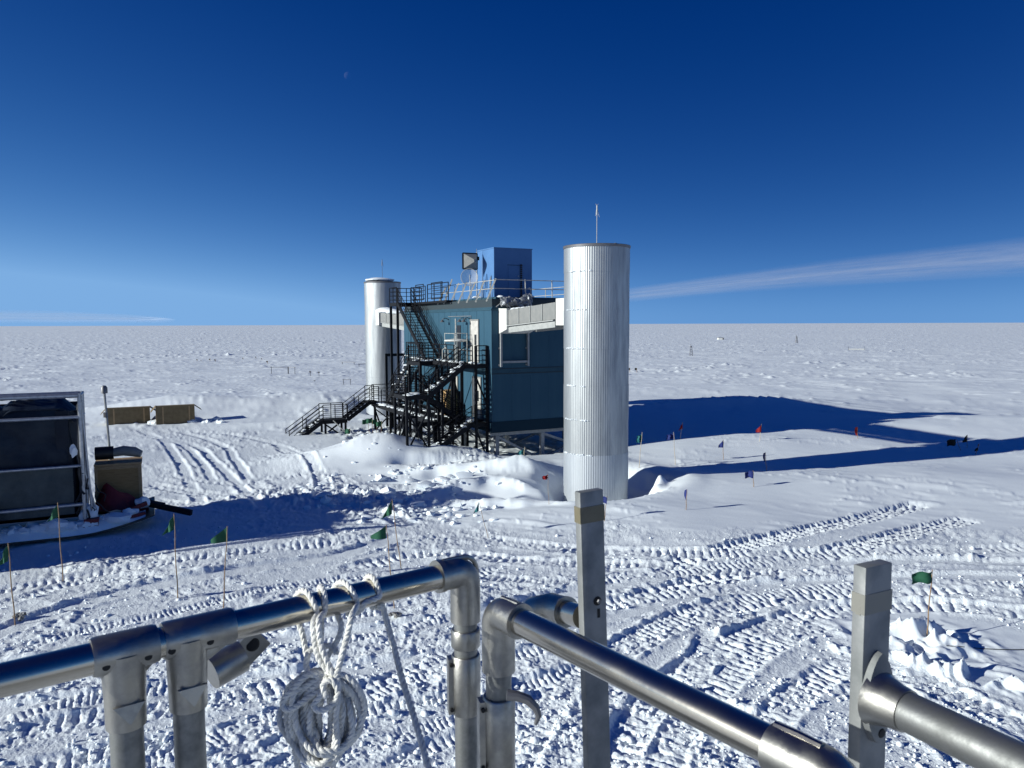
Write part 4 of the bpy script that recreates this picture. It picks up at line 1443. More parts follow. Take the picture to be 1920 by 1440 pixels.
# darker overlapping flap and vertical laps on the front
for xa, xb in ((-2.7, -2.45), (-0.75, -0.35), (-5.6, -5.3)):
    MB().sheet(3, 18, lambda u, v, xa=xa, xb=xb: (xa + (xb - xa) * u + 0.05 * math.sin(v * 6), 0.13 - 0.02 * math.sin(v * 9), 0.85 + 3.7 * v), 0.02).build('lap_strip', M_TARP, sh)
# pipe frame
RZ = 5.12
for z, r in ((RZ, 0.085), (RZ - 0.78, 0.06), (RZ - 2.55, 0.055), (RZ - 3.95, 0.065)):
    MB().tube((-9.0, -0.12, z - (0.0 if z > 2 else 0.12)), (-0.02, -0.12, z), r, 10).build('front_rail', M_PIPE, sh)
for z in (RZ, RZ - 0.78):
    MB().tube((0.05, -0.1, z), (0.05, 1.1, z), 0.05, 8).build('end_rail', M_PIPE, sh)
MB().tube((-9.0, 1.1, RZ), (0.05, 1.1, RZ), 0.06, 8).build('rear_rail', M_PIPE, sh)
for y in (-0.12, 1.1):
    MB().tube((0.02, y, 0.6), (0.02, y, RZ + 0.06), 0.065, 8).build('corner_post', M_PIPE, sh)
MB().tube((0.25, 0.05, 0.8), (0.06, -0.05, 4.9), 0.05, 8).build('leaning_post', M_PIPE, sh)
MB().tube((0.38, 0.1, 0.8), (0.02, -0.1, RZ - 2.5), 0.04, 8).build('leaning_post', M_PIPE, sh)
MB().tube((-0.25, 1.4, RZ - 1.1), (0.03, -0.1, RZ), 0.035, 8).build('corner_brace', M_PIPE, sh)
# clutter at the corner: hoses and straps
cl = MB()
rs = random.Random(3)
for k in range(9):
    p = Vector((0.1 + rs.uniform(-0.25, 0.3), -0.1 + rs.uniform(-0.2, 0.2), rs.uniform(0.9, 2.6)))
    pts = [p]
    for j in range(5):
        p = p + Vector((rs.uniform(-0.18, 0.18), rs.uniform(-0.1, 0.1), -rs.uniform(0.05, 0.28)))
        pts.append(p)
    cl.path(pts, rs.uniform(0.02, 0.045), 6)
cl.build('hanging_hoses', M_CABLE, sh)

bb = thing('battery_case', 'dark case with a pale label under the shelter at the photo edge', 'case', SW(-2.95, -0.2, 0.28), SA)
MB().box(-0.34, 0.34, -0.22, 0.22, 0.0, 0.98).build('case', M_BLACKP, bb)
MB().box(-0.22, 0.05, -0.245, -0.222, 0.16, 0.72).build('pale_panel', M_GREYS, bb)
MB().box(-0.37, -0.342, -0.2, 0.2, 0.1, 0.9).build('red_side', M_RED, bb)

cr = thing('plywood_crate', 'tall plywood crate with pale battens standing on the sled nose', 'crate', SW(0.25, 2.0, 0.42), SA)
MB().box(0, 1.62, 0, 1.3, 0.0, 1.72).build('box', M_WOOD, cr)
MB().box(-0.02, 1.66, -0.05, 1.34, 1.722, 1.80).build('lid', M_BATTEN, cr)
for x in (-0.012, 1.52):
    MB().box(x, x + 0.11, -0.035, -0.002, 0.0, 1.70).build('batten', M_BATTEN, cr)
MB().box(0.10, 1.515, -0.03, -0.002, 1.58, 1.70).build('batten', M_BATTEN, cr)
MB().box(0.10, 1.515, -0.03, -0.002, 0.0, 0.10).build('batten', M_BATTEN, cr)

gm = thing('instrument_mast', 'slender grey mast with a small head rising behind the plywood crate', 'mast', SW(0.75, 3.0, 0.4), SA)
MB().tube((0, 0, 0), (0, 0, 2.2), 0.06, 8).tube((0, 0, 2.2), (-0.10, 0, 4.55), 0.045, 8).build('pole', M_GREYS, gm)
MB().tube((-0.085, 0, 3.55), (-0.095, 0, 3.75), 0.09, 8).build('clamp', M_RIM, gm)
MB().lathe((-0.10, 0, 4.5), [(0.0, 0.0), (0.12, 0.02), (0.12, 0.24), (0.07, 0.32), (0.0, 0.33)], 12).build('head', M_RIM, gm)

ex_ = thing('heater_hose', 'black exhaust drum with a pale hose lying on top of the plywood crate', 'hose', SW(0.15, 2.6, 2.35), SA)
MB().tube((0.1, 0, 0.22), (0.75, 0, 0.22), 0.26, 16).build('drum', M_CABLE, ex_)
MB().path([(0.75, 0, 0.22), (1.1, -0.02, 0.27), (1.5, -0.05, 0.2), (1.75, -0.1, 0.1)], [0.17, 0.2, 0.2, 0.14], 12).build('hose', M_GREYP, ex_)

rt_ = thing('red_tarpaulin', 'dark red tarpaulin heap slumped against the plywood crate', 'tarpaulin', SW(0.35, 1.2, 0.42), SA)


def red_heap(u, v):
    x = -0.25 + 2.0 * u
    h = max(0.0, 1.12 * (1 - abs(u - 0.25) / (0.25 if u < 0.25 else 0.75)) ** 0.8)
    return (x, 0.55 * v * (1 - 0.3 * u) - 0.1 + 0.06 * math.sin(u * 11), h * (0.15 + 0.85 * v) + 0.05 * math.sin(u * 17 + v * 9))


MB().sheet(18, 8, red_heap, 0.03).build('cloth', M_RED, rt_)
for k, (p, q, w, lab_) in enumerate((((0.75, 0.35, 0.42), (2.05, 0.75, 0.80), 0.15, 'red plank sloping up across the sled nose'),
                              ((0.65, -0.05, 0.30), (2.0, 0.12, 0.55), 0.14, 'red plank lying half buried along the sled edge'))):
    pr = MB().bar(SW(*p), SW(*q), 0.09, w).build('red_plank', M_RED)
    tag(pr, lab_, 'plank', 'red planks on the sled')
rb = MB().frame_box(SW(0.22, -0.12, 0.44), ex * 0.24, ey * 0.16, Vector((0.02, 0, 0.17))).build('red_box', M_RED)
tag(rb, 'small red box half buried in snow on the sled edge', 'box')

mb = MB()
rs = random.Random(21)


def bank(u, v):
    x = -9.0 + 11.0 * u
    zb = 0.45 * max(0.0, (x + 0.6) / 2.9) ** 2
    n_ = 0.5 + 0.5 * math.sin(x * 2.3) * math.sin(x * 0.9 + 1) + 0.25 * math.sin(x * 6.1 + v * 5)
    w = math.sin(math.pi * min(1, v * 1.15)) ** 0.8
    return (x, -0.43 + 1.25 * v + (0.35 * max(0, u - 0.85) / 0.15), 0.10 + zb + (0.30 + 0.22 * n_) * w * (1 - 0.75 * max(0, (u - 0.8) / 0.2)))


mbk = MB()
mbk.sheet(160, 14, lambda u, v: tuple(SW(*bank(u, v))))
mb.v, mb.f, mb.sm = mbk.v, mbk.f, mbk.sm
for k in range(60):
    x = rs.uniform(-9, 1.9)
    y = rs.uniform(-0.25, 0.3) + (0.2 if x > 0.6 else 0)
    zb = 0.36 + 0.45 * max(0, (x + 0.6) / 2.9) ** 2
    mb.blob(SW(x, y, zb + 0.04), rs.uniform(0.1, 0.32), rs.uniform(0.08, 0.2), rs.uniform(0.08, 0.2), 300 + k, 0.6, 2)
for (x, y, z, r, h) in ((-3.0, -0.1, 1.3, 0.4, 0.2), (0.15, 0.2, 0.7, 0.35, 0.4), (1.1, 0.0, 0.5, 0.5, 0.2), (-0.9, -0.25, 0.5, 0.5, 0.25),
                        (-0.25, 0.06, 3.1, 0.13, 0.22), (1.9, 1.0, 0.8, 0.3, 0.2), (-2.95, -0.25, 1.32, 0.4, 0.16)):
    mb.blob(SW(x, y, z), r, r * 0.7, h, int(x * 77) + 900, 0.5, 2)
for k in range(10):
    mb.blob(SW(rs.uniform(-3, -1.5), rs.uniform(0.6, 1.6), 4.98), rs.uniform(0.1, 0.25), 0.12, 0.05, 700 + k, 0.5, 1)
o = mb.build('snow_pile', DRIFT)
o['kind'] = 'stuff'
o['label'] = 'wind packed snow piled over the edge of the sled'

# unseen copy of the shelter, added off to the left to shade the yard
SH2 = Vector((-19.6, 22.55, 0.95))
sh2 = sh.copy()
COL.objects.link(sh2)
sh2.location = SH2
sh2['label'] = 'unseen second tarpaulin shelter added further left to shade the yard'
for ch in [c_ for c_ in bpy.data.objects if c_.parent == sh]:
    copy_part(ch, sh2)

# ------------------------------------------------------------------ two open cardboard crates
for k, (xl, xr, yb, ht, lab_) in enumerate(((199, 266, 798, 1.2, 'brown cardboard crate with open flaps nearer the shelter and mast'),
                                          (293, 360, 796, 1.3, 'brown cardboard crate with open flaps nearer the building'))):
    pl_, pr_ = ground_px(xl, yb), ground_px(xr, yb)
    w_ = (pr_ - pl_).length
    an = math.radians(26)
    bx = thing('cardboard_crate', lab_, 'crate', (pl_.x, pl_.y, min(pl_.z, pr_.z) - 0.1), an, 'pair of open cardboard crates on the snow')
    h = ht + 0.1
    MB().box(0, w_, 0, 1.3, 0, h).build('box', M_CARD, bx)
    f = MB()
    f.add([(w_ + 0.0, 0, h), (w_ + 0.0, 1.3, h), (w_ + 0.5, 1.3, h - 0.38), (w_ + 0.5, 0, h - 0.38), (w_, 0, h + 0.03), (w_, 1.3, h + 0.03), (w_ + 0.5, 1.3, h - 0.35), (w_ + 0.5, 0, h - 0.35)],
          [(0, 1, 2, 3), (7, 6, 5, 4), (0, 3, 7, 4), (1, 5, 6, 2), (3, 2, 6, 7), (0, 4, 5, 1)])
    f.build('flap', M_CARD, bx)
    f = MB()
    f.add([(0, 0, h), (0, 1.3, h), (-0.35, 1.3, h - 0.42), (-0.35, 0, h - 0.42), (0, 0, h + 0.03), (0, 1.3, h + 0.03), (-0.35, 1.3, h - 0.39), (-0.35, 0, h - 0.39)],
          [(3, 2, 1, 0), (4, 5, 6, 7), (4, 7, 3, 0), (2, 6, 5, 1), (7, 6, 2, 3), (1, 5, 4, 0)])
    f.build('flap', M_CARD, bx)
    MB().box(-0.01, w_ + 0.01, -0.012, 0.04, h + 0.002, h + 0.07).build('lid_edge', M_CARD, bx)
    for xx in (0.18 * w_, 0.86 * w_):
        MB().box(xx - 0.045, xx + 0.045, -0.012, -0.002, 0, h).build('strap', M_BATTEN, bx)
mb = MB()
for k in range(40):
    p = ground_px(rs.uniform(266, 425), rs.uniform(786, 793))
    s = rs.uniform(0.08, 0.32)
    mb.blob(p, s * 1.3, s, s * 0.9, 1200 + k, 0.5, 1)
o = mb.build('snow_chunks', DRIFT)
o['kind'] = 'stuff'
o['label'] = 'broken snow blocks scattered round the cardboard crates'

# ------------------------------------------------------------------ bamboo marker flags
M_BAMBOO = mat('bamboo', (0.30, 0.19, 0.10), 0.6, col2=(0.2, 0.12, 0.06), nscale=4, stretch=(1, 1, 3))
M_BAMBOO_P = mat('pale_bamboo', (0.50, 0.42, 0.30), 0.6)


def cloth_mat(name, col):
    m = mat(name, col, 0.8)
    t = m.node_tree
    if 'Translucent' not in [n.name for n in t.nodes]:
        tl = t.nodes.new('ShaderNodeBsdfTranslucent')
        tl.name = 'Translucent'
        tl.inputs[0].default_value = (*col, 1)
        mx = t.nodes.new('ShaderNodeMixShader')
        mx.inputs[0].default_value = 0.3
        out = [n for n in t.nodes if n.type == 'OUTPUT_MATERIAL'][0]
        t.links.new(t.nodes['Principled BSDF'].outputs[0], mx.inputs[1])
        t.links.new(tl.outputs[0], mx.inputs[2])
        t.links.new(mx.outputs[0], out.inputs[0])
    return m


FC = {'green': cloth_mat('green_flag_cloth', (0.018, 0.115, 0.062)), 'teal': cloth_mat('teal_flag_cloth', (0.02, 0.16, 0.18)),
      'blue': cloth_mat('blue_flag_cloth', (0.018, 0.035, 0.19)), 'red': cloth_mat('red_flag_cloth', (0.30, 0.012, 0.015)),
      'black': cloth_mat('black_flag_cloth', (0.010, 0.014, 0.013))}


def flag(color, base, top, shape, label, fw=0.36, fh=0.42, pale=False, group='bamboo marker flags', thick=0.014, depth_off=0.0):
    """base and top are photo points of one pole; shape: droop | square | pennant | edge | tatter"""
    g = ground_px(*base)
    d = (g - Vector((0, 0, EYE))).dot(c_fw)
    tp = at(top[0], top[1], d)
    t = thing('marker_flag', label, 'flag', g, 0, group)
    e = tp - g
    h = e.length
    pts = [(e * k / 5) + Vector((0.012 * math.sin(k * 1.9), 0, 0)) * (k % 5 > 0) for k in range(6)]
    pts[0] = pts[0] - e.normalized() * 0.25
    MB().path(pts, [thick * (1.15 - 0.08 * k) for k in range(6)], 6).build('pole', M_BAMBOO_P if pale else M_BAMBOO, t)
    u = e.normalized()
    rs_ = random.Random(int(base[0] * 7 + base[1]))
    ph = rs_.uniform(0, 6)

    def cloth(s, v):
        # s out from the pole towards -x, v down
        if shape == 'square':
            p = Vector((-fw * s, 0.05 * math.sin(s * 6 + ph) + 0.02 * math.sin(v * 7), -fh * (0.05 + 0.95 * v) - 0.05 * s * s + 0.02 * math.sin(s * 9 + ph)))
            p.z += 0.10 * fh * s * (v - 0.5)
        elif shape == 'droop':
            p = Vector((-fw * s * (0.55 + 0.45 * v), 0.06 * math.sin(s * 7 + ph + 2 * v), -fh * (0.95 * v) * (1 - 0.15 * s) - fh * 0.75 * s * (1 - 0.35 * v)))
        elif shape == 'pennant':
            p = Vector((-fw * s, 0.05 * math.sin(s * 5 + ph), -fh * (v * (1 - 0.75 * s) + 0.80 * s)))
        elif shape == 'edge':
            p = Vector((-0.35 * fw * s * math.sin(math.pi * min(1, 0.2 + 0.8 * v)), 0.5 * fw * s, -fh * v - 0.1 * fh * s))
        else:
            p = Vector((-fw * s + 0.03 * math.sin(v * 14 + ph), 0.05 * math.sin(s * 9), -fh * (0.2 + 0.8 * v) * (1 - 0.3 * s * math.sin(v * 9)) - 0.2 * fh * s))
        return e * 0.985 + p + Vector((-0.012, -0.012, 0)) + (u - Vector((0, 0, 1))) * p.z * -1 * 0
    MB().sheet(8, 8, cloth, 0.004).build('flag_cloth', FC[color], t)
    return t


flag('green', (28, 1172), (15, 1018), 'droop', 'green drooping flag on the pole nearest the left edge of the photo', 0.30, 0.46)
flag('green', (118, 1090), (108, 942), 'droop', 'green flag in front of the sled shelter shadow, left of the sled nose', 0.34, 0.44)
flag('green', (333, 1122), (326, 963), 'droop', 'green flag standing just right of the black tow bar', 0.32, 0.44)
flag('green', (418, 1150), (426, 986), 'pennant', 'green pointed flag right of the tow bar, above the rail tees', 0.42, 0.40)
flag('green', (752, 1068), (735, 936), 'droop', 'folded two layer green flag, upper of the pair left of the rail corner', 0.32, 0.45)
flag('green', (739, 1140), (724, 984), 'pennant', 'green pointed flag, lower of the pair left of the rail corner', 0.42, 0.34)
flag('teal', (915, 1008), (898, 941), 'droop', 'faded teal flag on a thin leaning pole before the snow basin', 0.20, 0.32, thick=0.010)
flag('green', (1737, 1198), (1748, 1068), 'square', 'square green flag flying left on the lump of snow at right', 0.46, 0.30)
flag('blue', (1133, 977), (1138, 930), 'square', 'dark blue flag peeping out behind the taller grey post', 0.34, 0.27)
flag('blue', (1286, 956), (1288, 917), 'edge', 'blue flag seen nearly edge on in smooth snow right of the near tower', 0.22, 0.42)
flag('blue', (1413, 913), (1412, 882), 'square', 'blue square flag on the bright drift below the tower shadow', 0.36, 0.32)
flag('blue', (1437, 884), (1435, 848), 'edge', 'blue flag at the lower edge of the tower shadow stripe', 0.22, 0.44)
flag('blue', (1356, 862), (1356, 824), 'pennant', 'dark blue pointed flag at the upper edge of the tower shadow stripe', 0.24, 0.42)
flag('blue', (1266, 871), (1263, 810), 'tatter', 'light blue tattered flag on a pale pole in the building shadow', 0.36, 0.36, True)
flag('red', (1275, 824), (1280, 792), 'droop', 'red flag on a leaning pale pole inside the building shadow', 0.26, 0.40, True)
flag('red', (1424, 827), (1428, 795), 'pennant', 'red pointed flag on the snow crest at the building shadow edge', 0.32, 0.48, True)
flag('red', (1608, 822), (1608, 800), 'edge', 'dark red flag in the shadow strip far to the right', 0.30, 0.52)
flag('black', (1801, 845), (1793, 822), 'square', 'black square flag, leftmost of three by the shadow at the right edge', 0.50, 0.42)
flag('black', (1813, 840), (1814, 815), 'pennant', 'black pointed flag, middle of three by the shadow at the right edge', 0.30, 0.44)
flag('black', (1829, 851), (1836, 832), 'droop', 'black drooping flag, rightmost of three by the shadow at the right edge', 0.26, 0.36)
flag('teal', (1198, 877), (1204, 810), 'tatter', 'tattered teal flag on a pale pole right beside the near tower', 0.26, 0.50, True)
flag('teal', (982, 872), (984, 838), 'tatter', 'tattered teal flag in front of the white diagonal brace under the building', 0.30, 0.5, True)
flag('red', (1029, 946), (1027, 888), 'tatter', 'tiny torn red flag on a thin pole left of the near tower', 0.20, 0.22, thick=0.009)
for (bx_, by_, tx_, ty_, lab_) in ((692, 812, 690, 785, 'green flag at the far tower foot, leftmost of four in a cluster'), (699, 812, 698, 783, 'green flag at the far tower foot, second of four in a cluster'),
                                   (706, 812, 707, 785, 'green flag at the far tower foot, third of four in a cluster'), (714, 815, 716, 789, 'green flag at the far tower foot, rightmost of four in a cluster'),
                                   (651, 817, 657, 803, 'green flag lying low beside the half landing of the lower staircase')):
    flag('green', (bx_, by_), (tx_, ty_), 'square', lab_, 0.38, 0.36)

# dark clumps at two pole feet
for k, (x, y, lab_) in enumerate(((37, 1160, 'small dark ice clump by the pole foot at the left edge'), (741, 1156, 'small dark ice clump at the foot of the flag behind the rope'))):
    p = ground_px(x, y)
    mb = MB()
    for j in range(9):
        mb.blob(p + Vector((rs.uniform(-0.14, 0.14), rs.uniform(-0.1, 0.1), rs.uniform(0, 0.12))), 0.07, 0.06, 0.06, 40 + j + 10 * k, 0.6, 1)
    o = mb.build('ice_clump', mat('dirty_ice', (0.07, 0.06, 0.045), 0.7, col2=(0.5, 0.5, 0.5), nscale=30))
    tag(o, lab_, 'clump', 'dark clumps at pole feet')

# black wire half buried on the right
pts = [ground_px(x, y) + Vector((0, 0, 0.015)) for x, y in ((1775, 1212), (1805, 1214), (1840, 1217), (1880, 1219), (1930, 1219), (1990, 1217))]
o = MB().path(pts, 0.010, 6).build('black_wire', M_CABLE)
tag(o, 'thin black wire running over smooth snow from the square green flag', 'wire')

# ------------------------------------------------------------------ things far out on the plain
FAR = 'small markers far out on the plain'
FARL = ['tiny dark flag on the plain, leftmost of the scatter above the crates', 'tiny dark flag on the plain, second from left above the right crate',
        'tiny dark flag on the plain, left of a close pair right of the crates', 'tiny dark flag on the plain, right of a close pair right of the crates',
        'tiny dark flag alone on the plain above the lower staircase foot', 'tiny dark flag on the plain, highest of three above the lower staircase',
        'tiny dark flag on the plain, middle of three above the lower staircase', 'tiny dark flag just up left of the wide post frame',
        'small dark flag touching the right edge of the near tower on the plain', 'small dark flag a little right of the near tower on the plain']
for k, (x, y, hpx) in enumerate(((370, 677, 3.2), (377, 677, 2), (394, 677, 4), (404, 678, 4), (456, 674, 3), (480, 672, 3), (491, 675, 3), (502, 682, 5), (1181, 698, 8), (1194, 698, 8))):
    p = ground_px(x, y)
    d = (p - Vector((0, 0, EYE))).length
    s = hpx * d / FPX
    t = thing('distant_flag', FARL[k], 'flag', p, 0, FAR if k < 8 else 'dark flags right of the near tower')
    MB().tube((0, 0, -0.2), (0, 0, s), 0.02 + 0.00012 * d, 5).build('pole', M_BAMBOO, t)
    w = 0.5 * s
    MB().box(-w, 0, -0.02, 0.02, s * 0.5, s).build('flag_cloth', FC['black'], t)


def lattice_mast(x, y, hpx, label):
    p = ground_px(x, y)
    d = (p - Vector((0, 0, EYE))).length
    h = hpx * d / FPX
    t = thing('lattice_mast', label, 'mast', p, 0.3, 'lattice masts on the horizon plain')
    w = h * 0.16
    r = 0.00028 * d
    for sx, sy in ((-1, -0.6), (1, -0.6), (0, 1)):
        MB().tube((sx * w, sy * w, -0.3), (sx * w * 0.4, sy * w * 0.4, h * 0.8), r, 5).build('leg', M_RIM, t)
    for k in range(4):
        z0, z1 = h * 0.2 * k, h * 0.2 * (k + 1)
        k0, k1 = w * (1 - 0.6 * z0 / (0.8 * h)), w * (1 - 0.6 * z1 / (0.8 * h))
        MB().tube((-k0, -0.6 * k0, z0), (k1, -0.6 * k1, z1), r * 0.6, 4).tube((k0, -0.6 * k0, z0), (-k1, -0.6 * k1, z1), r * 0.6, 4).build('lattice', M_RIM, t)
    MB().tube((0, 0, h * 0.75), (0, 0, h), r * 0.8, 5).build('aerial', M_RIM, t)
    MB().lathe((0, 0, h * 0.72), [(0.0, 0.0), (w * 0.55, 0.02), (w * 0.55, h * 0.08), (0, h * 0.09)], 8).build('drum', M_RIM, t)


lattice_mast(1295, 667, 22, 'thin dark lattice mast on the plain right of the near tower')
lattice_mast(1493, 643, 14, 'smaller lattice mast near the horizon at right')


def far_box(x, y, wpx, hpx, m, name, label, cat):
    p = ground_px(x, y)
    d = (p - Vector((0, 0, EYE))).length
    s = d / FPX
    t = thing(name, label, cat, p, 0)
    MB().box(-wpx * s / 2, wpx * s / 2, 0, 2.5, 0.0, hpx * s).build('body', m, t)
    MB().box(-wpx * s / 2 - 0.1, wpx * s / 2 + 0.1, -0.1, 2.6, hpx * s + 0.01, hpx * s + 0.12).build('roof', M_RIM, t)
    for sx in (-0.4, 0.4):
        MB().box(sx * wpx * s - 0.06, sx * wpx * s + 0.06, -0.05, 0.06, -0.6, -0.005).build('leg', M_RIM, t)
    MB().box(0.3 * wpx * s, 0.3 * wpx * s + 0.25 * wpx * s, -0.04, -0.003, 0.1, hpx * s * 0.8).build('dark_end', M_DARK, t)
    return t


far_box(1352, 637, 9, 3.5, M_WHITE, 'distant_hut', 'small white hut with a dark end far out near the horizon', 'hut')
for k in (0,):
    p = ground_px(1606, 657)
    d = (p - Vector((0, 0, EYE))).length
    s = d / FPX
    t = thing('distant_banner', 'long white banner stretched between two posts near the horizon at right', 'banner', p, 0)
    MB().box(-13 * s, 13 * s, -0.03, 0.03, 1.2 * s, 3.4 * s).build('sheet', M_WHITE, t)
    for sx in (-14, 14):
        MB().tube((sx * s, 0, -0.3), (sx * s, 0, 7 * s), 0.3 * s, 5).build('post', M_RIM, t)


def post_frame(xa, xb, y, hpx, label, board=False):
    pa, pb = ground_px(xa, y), ground_px(xb, y)
    d = (pa - Vector((0, 0, EYE))).length
    s = d / FPX
    t = thing('post_frame', label, 'frame', pa, 0, 'post frames on the plain left of the far tower')
    v = pb - pa
    for k in (0, 1):
        MB().tube(v * k + Vector((0, 0, -0.3)), v * k + Vector((0, 0, hpx * s)), 0.6 * s, 5).build('post', M_RIM, t)
    MB().bar(Vector((0, 0, hpx * s * 0.92)) - v * 0.1, v * 1.1 + Vector((0, 0, hpx * s * 0.92)), 0.4 * s * (4 if board else 1), 0.8 * s).build('beam', M_RIM, t)


post_frame(509, 540, 701, 13, 'wide thin post frame standing on the snow left of the far tower')
post_frame(541, 553, 701, 13, 'narrow post frame right of the wide one on the snow')
post_frame(642, 664, 683, 4.5, 'low dark board on short legs left of the far tower', True)
post_frame(673, 690, 688, 6, 'low table touching the left edge of the far tower', True)
post_frame(644, 657, 721, 10, 'small white topped post frame nearer the stairs landing', True)
for (x, y, h, lab_) in ((582, 705, 9, 'short dark stake in the snow, left of two beyond the stair landing'), (598, 705, 8, 'short dark stake in the snow, right of two beyond the stair landing'), (590, 716, 3, 'tiny dark stake in the snow, lowest of three beyond the stair landing')):
    p = ground_px(x, y)
    s = (p - Vector((0, 0, EYE))).length / FPX
    t = thing('snow_stake', lab_, 'stake', p, 0, 'short stakes left of the far tower')
    MB().tube((0, 0, -0.3), (0.2 * s, 0, h * s), 0.5 * s, 5).build('stake', M_RIM, t)
    MB().box(-2 * s, 1.5 * s, -0.05, 0.05, h * s * 0.7, h * s).build('board', M_RIM, t)

# ------------------------------------------------------------------ loose clods over the churned ground
def scatter_clods():
    vs_, fs_ = ICO[1]
    V = np.array([tuple(v) for v in vs_], np.float32)
    F = np.array(fs_, np.int32)
    N = 5500
    px_ = rng.uniform(-60, 1980, N * 2)
    py_ = 985 + 520 * rng.random(N * 2) ** 0.8
    P = np.array([tuple(atz(float(a), float(b), 1.0)) for a, b in zip(px_, py_)], np.float32)
    _, ro = terrain(P[:, 0], P[:, 1])
    ok = (ro > 0.6)
    clump = perlin(P[:, 0] / 1.3 + 5, P[:, 1] / 1.3) + 0.25 * rng.normal(size=len(P))
    ok &= clump > 0.05
    P = P[ok][:N]
    n = len(P)
    Z, _ = terrain(P[:, 0], P[:, 1])
    size = np.clip(rng.lognormal(-3.75, 0.5, n), 0.012, 0.085).astype(np.float32)
    ang = rng.uniform(0, 2 * np.pi, n)
    sc = rng.uniform(0.6, 1.5, (n, 1, 3)).astype(np.float32)
    jit = rng.normal(0, 0.13, (n, len(V), 3)).astype(np.float32)
    W = (V[None] * (1 + jit)) * sc
    ca, sa = np.cos(ang)[:, None], np.sin(ang)[:, None]
    W = np.stack([W[..., 0] * ca - W[..., 1] * sa, W[..., 0] * sa + W[..., 1] * ca, W[..., 2] * 0.8], -1)
    W = W * size[:, None, None] + np.stack([P[:, 0], P[:, 1], Z + 0.25 * size], 1)[:, None, :]
    me = bpy.data.meshes.new('snow_clods')
    co = W.reshape(-1, 3).astype(np.float32)
    fa = (F[None] + (np.arange(n) * len(V))[:, None, None]).reshape(-1)
    me.vertices.add(len(co)); me.vertices.foreach_set('co', co.ravel())
    me.loops.add(len(fa)); me.loops.foreach_set('vertex_index', fa.astype(np.int32))
    nf = len(fa) // 3
    me.polygons.add(nf)
    me.polygons.foreach_set('loop_start', np.arange(0, nf * 3, 3, dtype=np.int32))
    me.polygons.foreach_set('loop_total', np.full(nf, 3, np.int32))
    me.update()
    me.materials.append(DRIFT)
    o = bpy.data.objects.new('snow_clods', me)
    COL.objects.link(o)
    o['kind'] = 'stuff'
    o['label'] = 'loose snow clods thrown up over the driven ground'


scatter_clods()
mb = MB()
rs = random.Random(77)
for k in range(420):
    if k % 3:
        x, y = rs.gauss(800, 60), rs.gauss(925, 30)
    elif k % 2:
        x, y = rs.gauss(600, 55), rs.gauss(925, 22)
    else:
        x, y = rs.uniform(640, 930), rs.uniform(826, 870)
    if not (560 < x < 935 and 815 < y < 985):
        continue
    p = ground_px_fast(x, y)
    s = min(0.30, rs.lognormvariate(-2.5, 0.55))
    mb.blob(p + Vector((0, 0, 0.2 * s)), s * rs.uniform(0.9, 1.7), s * rs.uniform(0.7, 1.3), s * rs.uniform(0.5, 0.9), 5000 + k, 0.7, 1)
o = mb.build('snow_blocks', DRIFT)
o['kind'] = 'stuff'
o['label'] = 'broken wind slab blocks piled below the stairs'

